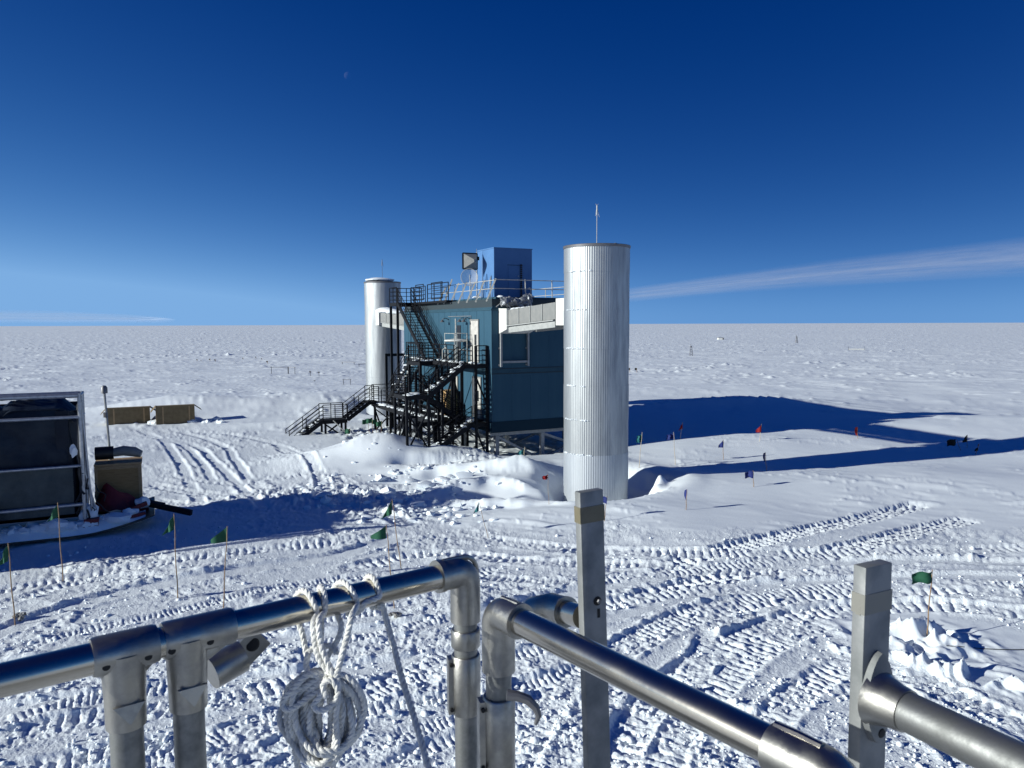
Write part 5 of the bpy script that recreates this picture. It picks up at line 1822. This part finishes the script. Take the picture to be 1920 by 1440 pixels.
# ------------------------------------------------------------------ cirrus and the daytime moon
def cirrus(label, pts, alt, seed, opac):
    """thin ice cloud sheet lying level high above the plain; pts = (photo x, lower y, upper y)"""
    n = len(pts)
    rows = 8
    vs_, uv = [], []
    for i, (x, yl, yu) in enumerate(pts):
        for j in range(rows + 1):
            yy = yl + (yu - yl) * j / rows
            d = ray(x, yy)
            vs_.append(Vector((0, 0, EYE)) + d * (alt / max(d.z, 0.008)))
            uv.append((i / (n - 1), j / rows))
    fs_ = [(i * (rows + 1) + j, (i + 1) * (rows + 1) + j, (i + 1) * (rows + 1) + j + 1, i * (rows + 1) + j + 1) for i in range(n - 1) for j in range(rows)]
    me = bpy.data.meshes.new('cirrus_cloud')
    me.from_pydata([tuple(v) for v in vs_], [], fs_)
    lay = me.uv_layers.new(name='UVMap')
    for lp in me.loops:
        lay.data[lp.index].uv = uv[lp.vertex_index]
    m = bpy.data.materials.new('ice_cloud')
    m.use_nodes = True
    t = m.node_tree
    t.nodes.clear()
    out = t.nodes.new('ShaderNodeOutputMaterial')
    mx = t.nodes.new('ShaderNodeMixShader')
    tr = t.nodes.new('ShaderNodeBsdfTransparent')
    tl = t.nodes.new('ShaderNodeBsdfTranslucent')
    tl.inputs[0].default_value = (0.95, 0.95, 0.95, 1)
    df = t.nodes.new('ShaderNodeBsdfDiffuse')
    df.inputs[0].default_value = (0.95, 0.95, 0.95, 1)
    ad = t.nodes.new('ShaderNodeAddShader')
    t.links.new(tl.outputs[0], ad.inputs[0]); t.links.new(df.outputs[0], ad.inputs[1])
    uvn = t.nodes.new('ShaderNodeUVMap')
    sp = t.nodes.new('ShaderNodeSeparateXYZ')
    t.links.new(uvn.outputs[0], sp.inputs[0])

    def mth(op, a, b):
        n_ = t.nodes.new('ShaderNodeMath'); n_.operation = op
        for i_, v_ in enumerate((a, b)):
            if isinstance(v_, (int, float)):
                n_.inputs[i_].default_value = v_
            elif v_ is not None:
                t.links.new(v_, n_.inputs[i_])
        return n_.outputs[0]

    def nz(scale, sx, sy):
        mp = t.nodes.new('ShaderNodeMapping')
        mp.inputs['Scale'].default_value = (sx, sy, 1)
        mp.inputs['Location'].default_value = (seed, seed * 0.7, 0)
        t.links.new(uvn.outputs[0], mp.inputs[0])
        n_ = t.nodes.new('ShaderNodeTexNoise')
        n_.inputs['Scale'].default_value = scale
        n_.inputs['Detail'].default_value = 6
        n_.inputs['Roughness'].default_value = 0.6
        t.links.new(mp.outputs[0], n_.inputs['Vector'])
        return n_.outputs[0]
    v = sp.outputs[1]
    bell = mth('POWER', mth('MULTIPLY', mth('MULTIPLY', v, mth('SUBTRACT', 1.0, v)), 4.0), 1.4)
    endf = mth('MINIMUM', 1.0, mth('MULTIPLY', sp.outputs[0], 9.0))
    streak = mth('ADD', mth('MULTIPLY', nz(1.0, 3.0, 7.0), 1.3), mth('MULTIPLY', nz(2.0, 12, 5), 0.5))
    a = mth('MULTIPLY', mth('MULTIPLY', bell, endf), mth('MAXIMUM', 0.0, mth('SUBTRACT', streak, 0.35)))
    a = mth('MINIMUM', 0.8, mth('MULTIPLY', a, opac))
    t.links.new(a, mx.inputs[0])
    t.links.new(tr.outputs[0], mx.inputs[1])
    t.links.new(ad.outputs[0], mx.inputs[2])
    t.links.new(mx.outputs[0], out.inputs[0])
    me.materials.append(m)
    o = bpy.data.objects.new('cirrus_cloud', me)
    COL.objects.link(o)
    tag(o, label, 'cloud')
    return o


cirrus('thin white cirrus streak rising to the right above the horizon', [(1100, 575, 548), (1250, 561, 528), (1400, 549, 507), (1550, 540, 486), (1700, 531, 468), (1850, 524, 450), (2000, 518, 430), (2200, 510, 405)], 3000, 3.0, 0.46)
cirrus('faint low cirrus veil over the horizon at far left', [(-260, 607, 574), (-60, 607, 578), (120, 607, 582), (240, 607, 588), (330, 606, 596)][::-1], 2500, 8.0, 0.45)

md = ray(652, 142).normalized()
moon_m = bpy.data.materials.new('moonlit_rock')
moon_m.use_nodes = True
t = moon_m.node_tree
t.nodes.clear()
out = t.nodes.new('ShaderNodeOutputMaterial')
ad = t.nodes.new('ShaderNodeAddShader')
tr = t.nodes.new('ShaderNodeBsdfTransparent')
df = t.nodes.new('ShaderNodeBsdfDiffuse')
df.inputs[0].default_value = (0.02, 0.02, 0.022, 1)
t.links.new(tr.outputs[0], ad.inputs[0]); t.links.new(df.outputs[0], ad.inputs[1])
gm_ = t.nodes.new('ShaderNodeNewGeometry')
mxm = t.nodes.new('ShaderNodeMixShader')
t.links.new(gm_.outputs['Backfacing'], mxm.inputs[0])
t.links.new(ad.outputs[0], mxm.inputs[1])
t.links.new(tr.outputs[0], mxm.inputs[2])
t.links.new(mxm.outputs[0], out.inputs[0])
o = MB().blob((0, 0, 0), 620, 620, 620, 1, 0.0, 3).build('moon', moon_m)
o.location = Vector((0, 0, EYE)) + md * 140000
tag(o, 'pale half moon high in the blue sky left of centre', 'moon')

# ------------------------------------------------------------------ foreground: railings of the viewing platform
M_STN = mat('brushed_pipe', (0.54, 0.50, 0.43), 0.20, 1.0, col2=(0.46, 0.43, 0.37), nscale=9, stretch=(1, 1, 1), rough2=0.27, bump=0.0002, bscale=30)
M_FIT = mat('cast_pipe_fitting', (0.40, 0.39, 0.36), 0.32, 1.0, col2=(0.30, 0.295, 0.28), nscale=25, rough2=0.5, bump=0.0004, bscale=90)
M_ALU = mat('dull_aluminium_bar', (0.26, 0.265, 0.265), 0.55, 0.5, col2=(0.19, 0.20, 0.20), nscale=14, rough2=0.68, bump=0.0006, bscale=70)
M_DULLPIPE = mat('dull_galvanised_pipe', (0.27, 0.275, 0.27), 0.45, 0.85, col2=(0.19, 0.195, 0.19), nscale=30, rough2=0.58, bump=0.0003, bscale=120)
M_TAPE = mat('old_brown_tape', (0.155, 0.135, 0.085), 0.5, col2=(0.12, 0.105, 0.065), nscale=40)
M_HOLE = mat('dark_hole', (0.008, 0.008, 0.008), 0.7)
DECK_Z = EYE - 1.60

deck = thing('viewing_platform', 'open steel deck under the camera carrying the railings', 'platform', (0, 0, 0))
fr = MB()
fr.box(-1.6, 1.6, 1.68, 1.76, DECK_Z - 0.15, DECK_Z).box(-1.6, 1.6, -1.6, -1.52, DECK_Z - 0.15, DECK_Z)
fr.box(-1.6, -1.52, -1.519, 1.679, DECK_Z - 0.15, DECK_Z).box(1.52, 1.6, -1.519, 1.679, DECK_Z - 0.15, DECK_Z)
fr.build('deck_frame', M_GREYS, deck)
g = MB()
for x in np.arange(-1.48, 1.5, 0.045):
    g.box(x - 0.003, x + 0.003, -1.518, 1.678, DECK_Z - 0.035, DECK_Z - 0.003)
g.build('deck_grating', M_GREYS, deck)
for x in (-1.5, 1.5):
    for y in (-1.5, 1.6):
        MB().box(x - 0.06, x + 0.06, y - 0.06, y + 0.06, 0.3, DECK_Z - 0.152).build('leg', M_GREYS, deck)

ZRAIL = EYE - 0.50


def elbow_path(p, c, q, r, n=8):
    """centre line from p through a rounded corner at c to q"""
    p, c, q = Vector(p), Vector(c), Vector(q)
    a = c + (p - c).normalized() * r
    b = c + (q - c).normalized() * r
    pts = [p]
    for k in range(n + 1):
        t = k / n
        pts.append(a * (1 - t) ** 2 + c * 2 * t * (1 - t) + b * t * t)
    return pts + [q]


def at_h(x, y, z):
    d = ray(x, y)
    return Vector((0, 0, EYE)) + d * ((z - EYE) / d.z)


gr = thing('guard_rail', 'dark polished pipe guard rail with tee fittings at lower left', 'railing', (0, 0, DECK_Z))
pL = at_h(-420, 1373, ZRAIL); p0 = at_h(0, 1276, ZRAIL); pR = at_h(835, 1079, ZRAIL); pC = at_h(872, 1069, ZRAIL)
axis = (pR - p0).normalized()
down = Vector((0, 0, -1))
MB().path([pL, p0, pR], 0.0243, 24).build('top_rail', M_STN, gr, world=True)


def on_rail(x):
    """point of the rail axis seen at photo column x"""
    best = None
    for k in range(400):
        p = pL.lerp(pC, k / 399)
        d = p - Vector((0, 0, EYE))
        px_ = 960 + FPX * d.dot(c_rt) / d.dot(c_fw)
        if best is None or abs(px_ - x) < best[0]:
            best = (abs(px_ - x), p)
    return best[1]


for xa, xm, xb in ((172, 232, 296), (305, 350, 436)):
    a, m_, b = on_rail(xa), on_rail(xm), on_rail(xb)
    tee = MB()
    tee.path([a, a + axis * 0.006, b - axis * 0.006, b], [0.0285, 0.0302, 0.0302, 0.0285], 28)
    f_ = tee.build('tee_fitting', M_FIT, gr, world=True)
    st = MB()
    st.path([m_ + down * 0.0, m_ + down * 0.035, m_ + down * 0.075, m_ + down * 0.118], [0.034, 0.0315, 0.0298, 0.0292], 24)
    st.path([a.lerp(b, 0.14) + down * 0.015, m_ + down * 0.045], [0.014, 0.019], 10).path([a.lerp(b, 0.88) + down * 0.015, m_ + down * 0.045], [0.014, 0.019], 10)
    st.build('tee_branch', M_FIT, f_, world=True)
    toward = (Vector((0, 0, EYE)) - m_); toward.z = 0; toward.normalize()
    side = axis.cross(Vector((0, 0, 1))).normalized()
    if side.dot(toward) < 0:
        side = -side
    for s_, dz in ((-0.028, -0.008), (0.030, -0.008), (0.004, -0.086)):
        c_ = m_ + axis * s_ + Vector((0, 0, dz)) + side * (0.0285 if dz > -0.05 else 0.0275)
        MB().lathe(c_, [(0.0, 0.0012), (0.0055, 0.001), (0.0062, -0.001), (0.0062, -0.004)], 12, axis=side).build('set_screw', M_HOLE, f_, world=True)
    web = MB()
    web.add([m_ + axis * -0.022 + down * 0.074 + side * 0.026, m_ + axis * 0.022 + down * 0.074 + side * 0.026, m_ + down * 0.104 + side * 0.030,
             m_ + axis * -0.022 + down * 0.074 + side * 0.033, m_ + axis * 0.022 + down * 0.074 + side * 0.033, m_ + down * 0.104 + side * 0.037],
            [(0, 1, 2), (5, 4, 3), (0, 3, 4, 1), (1, 4, 5, 2), (2, 5, 3, 0)])
    web.build('web', M_FIT, f_, world=True)
    MB().path([m_ + down * 0.10, Vector((m_.x, m_.y, DECK_Z))], 0.0243, 24).build('post', M_DULLPIPE, gr, world=True)

# elbow at the corner and the clamped end post
MB().path(elbow_path(on_rail(822), pC, pC + down * 0.105, 0.032), 0.0308, 28).build('elbow_fitting', M_FIT, gr, world=True)
e_ = on_rail(822)
MB().path([e_ - axis * 0.004, e_ + axis * 0.008], [0.0325, 0.0325], 28).build('elbow_collar', M_FIT, gr, world=True)
MB().path(elbow_path(on_rail(830) + Vector((0, 0, 0.0285)), pC + Vector((0, 0, 0.0285)) + axis * 0.0285, pC + axis * 0.0285 + down * 0.09, 0.04), 0.005, 8).build('casting_rib', M_FIT, gr, world=True)
MB().path([pC + down * 0.10, Vector((pC.x, pC.y, DECK_Z))], 0.0240, 24).build('end_post', M_DULLPIPE, gr, world=True)


def clamp_sleeve(root, base, d0, d1, r, name='clamp_sleeve', flip=1):
    mb = MB()
    mb.path([base + down * d0, base + down * (d0 + 0.003), base + down * (d1 - 0.003), base + down * d1], [r - 0.002, r, r, r - 0.002], 28)
    s = mb.build(name, M_FIT, root, world=True)
    sd = Vector((-1, -0.25, 0)).normalized() * flip
    ln = sd.cross(Vector((0, 0, 1))).normalized()
    if d1 - d0 > 0.06:
        c_ = base + sd * (r + 0.002) + down * ((d0 + d1) / 2)
        MB().frame_box(c_, sd * 0.006, ln * 0.012, Vector((0, 0, (d1 - d0) / 2 - 0.004))).build('hinge_leaf', M_FIT, s, world=True)
        for k in (0.12, 0.88):
            b = base + sd * (r + 0.002) + down * (d0 + (d1 - d0) * k)
            MB().tube(b - ln * 0.016, b + ln * 0.016, 0.004, 10).build('pin', M_HOLE, s, world=True)
    return s


clamp_sleeve(gr, pC, 0.122, 0.160, 0.0300, 'collar')
clamp_sleeve(gr, pC, 0.176, 0.300, 0.0300)

# stub tube with drilled lug below the rail
sa, sb = at(395, 1262, 1.30), at(452, 1230, 1.34)
stb = MB().path([sa, sb], [0.0285, 0.0285], 24).build('stub_tube', M_FIT, gr, world=True)
dirv = (at(490, 1190, 1.36) - sb)
lg = MB()
lg.bar(sb - dirv * 0.35, sb + dirv * 1.0, 0.012, 0.046, (0, 0, 1))
l_ = lg.build('drilled_lug', M_FIT, gr, world=True)
hc = sb + dirv * 0.55
vw = (Vector((0, 0, EYE)) - hc).normalized()
MB().lathe(hc + vw * 0.009, [(0.0, 0.0015), (0.010, 0.001), (0.0125, -0.002), (0.0125, -0.006)], 16, axis=vw).build('bolt_hole', M_HOLE, l_, world=True)

# swinging gate: second post and the bright sloping rail
ZG2 = EYE - 0.52
gt = thing('rail_gate', 'bright polished pipe gate rail running from the corner to lower right', 'gate', (0, 0, DECK_Z))
g0 = at_h(934, 1145, ZG2); g1 = at_h(975, 1165, ZG2); g2 = at_h(1442, 1396, ZG2)
gax = (g2 - g1).normalized()
g0 = g1 - gax * (g1 - g0).length
MB().path([g0 + gax * 0.03, g2 + gax * 0.03], 0.0236, 24).build('gate_rail', M_STN, gt, world=True)
MB().path(elbow_path(g0 + gax * 0.062, g0, g0 + down * 0.112, 0.030), 0.0305, 28).build('elbow_fitting', M_FIT, gt, world=True)
MB().path([g0 + gax * 0.058, g0 + gax * 0.066], [0.0315, 0.0315], 28).build('elbow_collar', M_FIT, gt, world=True)
MB().path([g0 + Vector((0, 0, 0.027)) + gax * 0.012, g0 + Vector((0, 0, 0.029)) + gax * 0.06], 0.005, 8).build('casting_rib', M_FIT, gt, world=True)
MB().path([g0 + down * 0.10, Vector((g0.x, g0.y, DECK_Z + 0.35))], 0.0238, 24).build('gate_post', M_DULLPIPE, gt, world=True)
clamp_sleeve(gt, g0, 0.160, 0.305, 0.0302)
hk = MB()
h0 = at(960, 1304, 1.34)
pts = [at(x, y, 1.33) for x, y in ((950, 1303), (970, 1305), (990, 1312), (1004, 1326), (1010, 1342), (1004, 1358))]
hk.path(pts, [0.010, 0.009, 0.0085, 0.0075, 0.0055, 0.003], 10)
hk.build('latch_hook', M_HOLE if False else M_RIM, gt, world=True)
end = g2 + gax * 0.10
MB().path([g2 + gax * 0.005, g2 + gax * 0.012] + elbow_path(g2 + gax * 0.03, end, end + down * 0.14, 0.04)[1:], 0.0305, 28).build('elbow_fitting', M_FIT, gt, world=True)
MB().path([g2 + gax * 0.008 + Vector((0, 0, 0.0275)), g2 + gax * 0.04 + Vector((0, 0, 0.0285)), end + Vector((0, 0, 0.0275)) - gax * 0.03], 0.0065, 10).build('casting_rib', M_STN, gt, world=True)
MB().path([end + down * 0.13, Vector((end.x, end.y, DECK_Z + 0.35))], 0.0238, 24).build('gate_post', M_DULLPIPE, gt, world=True)

# flat bar posts
def bar_post(name, top_px, depth, lean, label, w=0.054, th=0.020):
    tp = at(top_px[0], top_px[1], depth)
    t = thing(name, label, 'post', (tp.x, tp.y, DECK_Z))
    L = tp.z - DECK_Z
    bot = Vector((tp.x, tp.y, DECK_Z)) + Vector((lean * L, 0, 0))
    up = (tp - bot).normalized()
    import bmesh
    bm = bmesh.new()
    bmesh.ops.create_cube(bm, size=1.0)
    fx = (AX_V - up * AX_V.dot(up)).normalized()
    fy = up.cross(fx)
    M_ = Matrix((fx, fy, up)).transposed()
    for v in bm.verts:
        v.co = (bot + tp) / 2 + M_ @ Vector((v.co.x * w, v.co.y * th, v.co.z * (tp - bot).length))
    bmesh.ops.bevel(bm, geom=list(bm.edges), offset=0.0022, segments=2, affect='EDGES', profile=0.6)
    mb = MB()
    bm.verts.ensure_lookup_table()
    mb.add([v.co.copy() for v in bm.verts], [tuple(v.index for v in f.verts) for f in bm.faces], True)
    bm.free()
    mb.build('flat_bar', M_ALU, t, world=True, sharp=50)
    return t, tp, up, fx, fy


fb1, tp1, up1, fx1, fy1 = bar_post('grey_post', (1104, 919), 1.50, 0.034, 'taller grey flat bar post with brown tape, in front of the near tower foot')


def tape(root, tp, up, fx, fy, d0, d1, w=0.054, th=0.020):
    c_ = tp - up * (d0 + d1) / 2
    MB().frame_box(c_, fx * (w / 2 + 0.0012), fy * (th / 2 + 0.0012), up * (d1 - d0) / 2).build('tape_band', M_TAPE, root, world=True)


tape(fb1, tp1, up1, fx1, fy1, 0.030, 0.062)
hc = tp1 - up1 * 0.222 + fx1 * 0.006 - fy1 * 0.0105
MB().lathe(hc, [(0.0, 0.0012), (0.0085, 0.001), (0.0095, -0.001)], 18, axis=-fy1).build('bolt_hole', M_HOLE, fb1, world=True)
MB().lathe(hc - fy1 * 0.002 + fx1 * 0.002, [(0.0, 0.003), (0.004, 0.003), (0.0052, 0.001), (0.0052, -0.001)], 6, axis=-fy1).build('bolt_head', M_RIM, fb1, world=True)
hc2 = tp1 - up1 * 0.247 + fx1 * 0.008 - fy1 * 0.0106
MB().frame_box(hc2, fx1 * 0.0030, fy1 * 0.0004, up1 * 0.009).build('slot', M_HOLE, fb1, world=True)

# short cross rail meeting the taller post from behind
xr = thing('cross_rail', 'short polished pipe with elbow casting meeting the taller grey post', 'railing', (0.1, 1.6, DECK_Z))
q0, q1, q2 = at(985, 1148, 1.66), at(1035, 1140, 1.63), at(1092, 1156, 1.535)
MB().path([q1, q2], 0.0238, 24).build('pipe', M_STN, xr, world=True)
MB().path([q0, q0.lerp(q1, 0.25), q1, q1.lerp(q2, 0.45)], [0.022, 0.030, 0.0318, 0.0305], 24).build('elbow_fitting', M_FIT, xr, world=True)
MB().path([q1.lerp(q2, 0.42), q1.lerp(q2, 0.50)], [0.0320, 0.0320], 24).build('elbow_collar', M_FIT, xr, world=True)

fb2, tp2, up2, fx2, fy2 = bar_post('grey_post', (1637, 1056), 1.05, 0.0, 'shorter grey flat bar post carrying a bolted flange at right')
M_TAPE = mat('faint_tape_residue', (0.235, 0.230, 0.205), 0.6, 0.4)
tape(fb2, tp2, up2, fx2, fy2, 0.038, 0.066, 0.0532, 0.0192)
MB().frame_box(tp2 - fx2 * 0.0275 - up2 * 0.062, fx2 * 0.0004, fy2 * 0.004, up2 * 0.006).build('old_sticker', M_TAPE, fb2, world=True)

# flange and dull pipe running out to the right
fl = thing('flanged_pipe', 'dull grey pipe bolted by its flange to the shorter grey post', 'railing', (tp2.x, tp2.y, DECK_Z))
n_ = -fy2 if fy2.dot(Vector((0, -1, 0))) > 0 else fy2
n_ = -AX_U
fc = tp2 - up2 * 0.185 + n_ * 0.0135
e1_, e2_ = fx2, up2
prof = []
fm = MB()
ring = []
for k in range(28):
    a = 2 * math.pi * k / 28
    rx, ry = 0.030, 0.066
    sq = (abs(math.cos(a)) ** 1.6 + abs(math.sin(a)) ** 1.6) ** (-1 / 1.6)
    ring.append((rx * sq * math.cos(a), ry * sq * math.sin(a)))
v_ = [fc + e1_ * a + e2_ * b - n_ * 0.004 for a, b in ring] + [fc + e1_ * a * 0.94 + e2_ * b * 0.97 + n_ * 0.006 for a, b in ring]
fm.add(v_, [tuple(range(28))[::-1], tuple(range(28, 56))] + [(k, (k + 1) % 28, 28 + (k + 1) % 28, 28 + k) for k in range(28)], True)
fm.build('flange', M_ALU, fl, world=True)
pd = (n_ * 1.0 + Vector((0.02, 0, 0.0))).normalized()
MB().path([fc, fc + pd * 0.012, fc + pd * 0.03, fc + pd * 0.045], [0.040, 0.034, 0.0300, 0.0285], 28).build('socket', M_FIT, fl, world=True)
MB().path([fc + pd * 0.02, fc + pd * 1.5], 0.0262, 28).build('pipe', M_DULLPIPE, fl, world=True)
hc = fc - up2 * 0.050 + n_ * 0.0065 + fx2 * 0.004
MB().lathe(hc, [(0.0, 0.001), (0.006, 0.0008), (0.007, -0.001)], 14, axis=n_).build('bolt_hole', M_HOLE, fl, world=True)
MB().path([fc + pd * 1.5, Vector(((fc + pd * 1.5).x, (fc + pd * 1.5).y, DECK_Z))], 0.0262, 16).build('post', M_DULLPIPE, fl, world=True)

# ------------------------------------------------------------------ white twisted rope
M_ROPE = mat('white_braided_rope', (0.80, 0.79, 0.74), 0.85, col2=(0.60, 0.59, 0.55), nscale=60, bump=0.0012, bscale=320)


def resample(pts, step):
    P = [Vector(p) for p in pts]
    Q = [P[0] * 2 - P[1]] + P + [P[-1] * 2 - P[-2]]
    dense = []
    for i in range(1, len(Q) - 2):
        for k in range(14):
            t = k / 14
            dense.append(0.5 * ((2 * Q[i]) + (Q[i + 1] - Q[i - 1]) * t + (2 * Q[i - 1] - 5 * Q[i] + 4 * Q[i + 1] - Q[i + 2]) * t * t
                                + (3 * Q[i] - Q[i - 1] - 3 * Q[i + 1] + Q[i + 2]) * t ** 3))
    dense.append(P[-1])
    out = [dense[0]]
    acc = 0.0
    for a, b in zip(dense[:-1], dense[1:]):
        L = (b - a).length
        while acc + L >= step:
            a = a.lerp(b, (step - acc) / L)
            L = (b - a).length
            out.append(a.copy())
            acc = 0.0
        acc += L
    return out


def rope(mb, pts, r=0.0050, pitch=0.031, step=0.0035, n=7):
    """three strands laid round the path"""
    C_ = resample(pts, step)
    if len(C_) < 3:
        return
    T = [(C_[min(i + 1, len(C_) - 1)] - C_[max(i - 1, 0)]).normalized() for i in range(len(C_))]
    ref = Vector((0.3, 0.2, 1)).normalized()
    nrm = (ref - T[0] * ref.dot(T[0])).normalized()
    fr_ = []
    for i in range(len(C_)):
        nrm = (nrm - T[i] * nrm.dot(T[i])).normalized()
        fr_.append((nrm.copy(), T[i].cross(nrm)))
    for s in range(3):
        pp = []
        for i, c_ in enumerate(C_):
            a = 2 * math.pi * (i * step / pitch + s / 3)
            pp.append(c_ + (fr_[i][0] * math.cos(a) + fr_[i][1] * math.sin(a)) * r * 0.52)
        mb.path(pp, r * 0.60, n)


rc = thing('rope_coil', 'coil of white twisted rope hanging from the dark guard rail', 'rope', (on_rail(620).x, on_rail(620).y, EYE - 1.0))
RDEP = 1.30


def rp(x, y, off=0.0):
    return at(x, y, RDEP + off)


rs = random.Random(12)
mb = MB()
# wound hank: loops squeezed at the neck, hanging open below
for k in range(22):
    f_k = (k % 10) / 9.0
    cx = 606 + rs.uniform(-6, 6)
    wl_ = 16 + 56 * f_k + rs.uniform(-5, 5); wr_ = 14 + 54 * ((k * 7) % 10) / 9.0 + rs.uniform(-5, 5)
    top = 1290 - 26 * f_k + rs.uniform(-8, 8); bot = rs.uniform(1408, 1438) - 8 * (1 - f_k)
    off = rs.uniform(-0.028, 0.028)
    tw = rs.uniform(-6, 6)
    pts = []
    for j in range(15):
        a = 2 * math.pi * j / 14 - math.pi / 2
        s, c_ = math.sin(a), math.cos(a)
        y = (top + bot) / 2 + (bot - top) / 2 * s
        x = cx + (wr_ if c_ > 0 else wl_) * c_ * (1 - 0.18 * s * abs(s)) + tw * s + (1 - abs(s)) * 0
        pts.append(rp(x + rs.uniform(-3, 3), y + rs.uniform(-4, 4), off + 0.014 * math.sin(a * 2 + k)))
    rope(mb, pts)
mb.build('hank', M_ROPE, rc, world=True)
# outer bight on the left and inner knot
mb = MB()
rope(mb, [rp(618, 1262, -0.03), rp(580, 1264, -0.035), rp(552, 1290, -0.035), rp(530, 1318, -0.03), rp(545, 1330, -0.034), rp(590, 1300, -0.036), rp(620, 1290, -0.04)])
rope(mb, [rp(612, 1270, -0.045), rp(604, 1300, -0.05), rp(588, 1322, -0.05), rp(600, 1332, -0.052), rp(622, 1322, -0.052), rp(634, 1298, -0.05), rp(622, 1275, -0.05), rp(606, 1284, -0.05), rp(612, 1312, -0.055)])
rope(mb, [rp(632, 1270, -0.045), rp(634, 1300, -0.05), rp(630, 1350, -0.045), rp(632, 1400, -0.035), rp(622, 1446, -0.02)])
mb.build('knot', M_ROPE, rc, world=True)
# tail hanging at lower left
mb = MB()
rope(mb, [rp(552, 1405, 0.0), rp(557, 1430, 0.0), rp(562, 1470, 0.0)])
mb.build('tail', M_ROPE, rc, world=True)
# turns over the rail and the slings down to the hank
mb = MB()
R_ = 0.0243 + 0.006
side = axis.cross(Vector((0, 0, 1))).normalized()
if side.dot(Vector((0, 0, EYE)) - on_rail(600)) < 0:
    side = -side


def over(x, a0, a1, n=8, dx=0.0):
    """rope points round the rail at column x; angle 0 = camera side, 90 = top, 180 = far side"""
    c_ = on_rail(x)
    out = []
    for k in range(n + 1):
        t = k / n
        a = math.radians(a0 + (a1 - a0) * t)
        out.append(c_ + axis * (dx * (t - 0.5)) + side * math.cos(a) * R_ + Vector((0, 0, 1)) * math.sin(a) * R_)
    return out


rope(mb, [rp(575, 1230, 0.05), rp(566, 1185, 0.06)] + over(572, 205, -10, 8, 0.02) + [rp(588, 1170, -0.03), rp(592, 1215, -0.035), rp(604, 1245, -0.035), rp(628, 1266, -0.04)])
rope(mb, [rp(600, 1240, 0.045), rp(602, 1190, 0.06)] + over(606, 200, -10, 8, -0.02) + [rp(598, 1165, -0.03), rp(602, 1210, -0.04), rp(618, 1250, -0.045), rp(632, 1272, -0.045)])
rope(mb, [rp(612, 1235, 0.05), rp(640, 1178, 0.06)] + over(645, 200, -10, 8, 0.025) + [rp(660, 1155, -0.03), rp(650, 1195, -0.035), rp(638, 1240, -0.045), rp(628, 1275, -0.045)])
rope(mb, over(662, -100, -10, 5, 0.02) + over(697, 0, 185, 8, 0.0) + over(700, 185, 275, 4, 0.0))
rope(mb, [rp(578, 1222, 0.05), rp(596, 1212, 0.055), rp(622, 1212, 0.05), rp(632, 1226, 0.04)])
rope(mb, [rp(578, 1225, -0.02), rp(574, 1245, -0.02), rp(580, 1262, -0.03), rp(600, 1268, -0.035)])
mb.build('rail_turns', M_ROPE, rc, world=True)

lr = thing('loose_rope', 'single white rope line slanting down from the guard rail', 'rope', (on_rail(716).x, on_rail(716).y, EYE - 1.0))
mb = MB()
rope(mb, over(706, 150, 300, 5, 0.0) + [at(716, 1134, 1.44), at(735, 1200, 1.42), at(756, 1280, 1.38), at(778, 1350, 1.34), at(805, 1445, 1.28), at(835, 1560, 1.22)], r=0.0056)
mb.build('line', M_ROPE, lr, world=True)
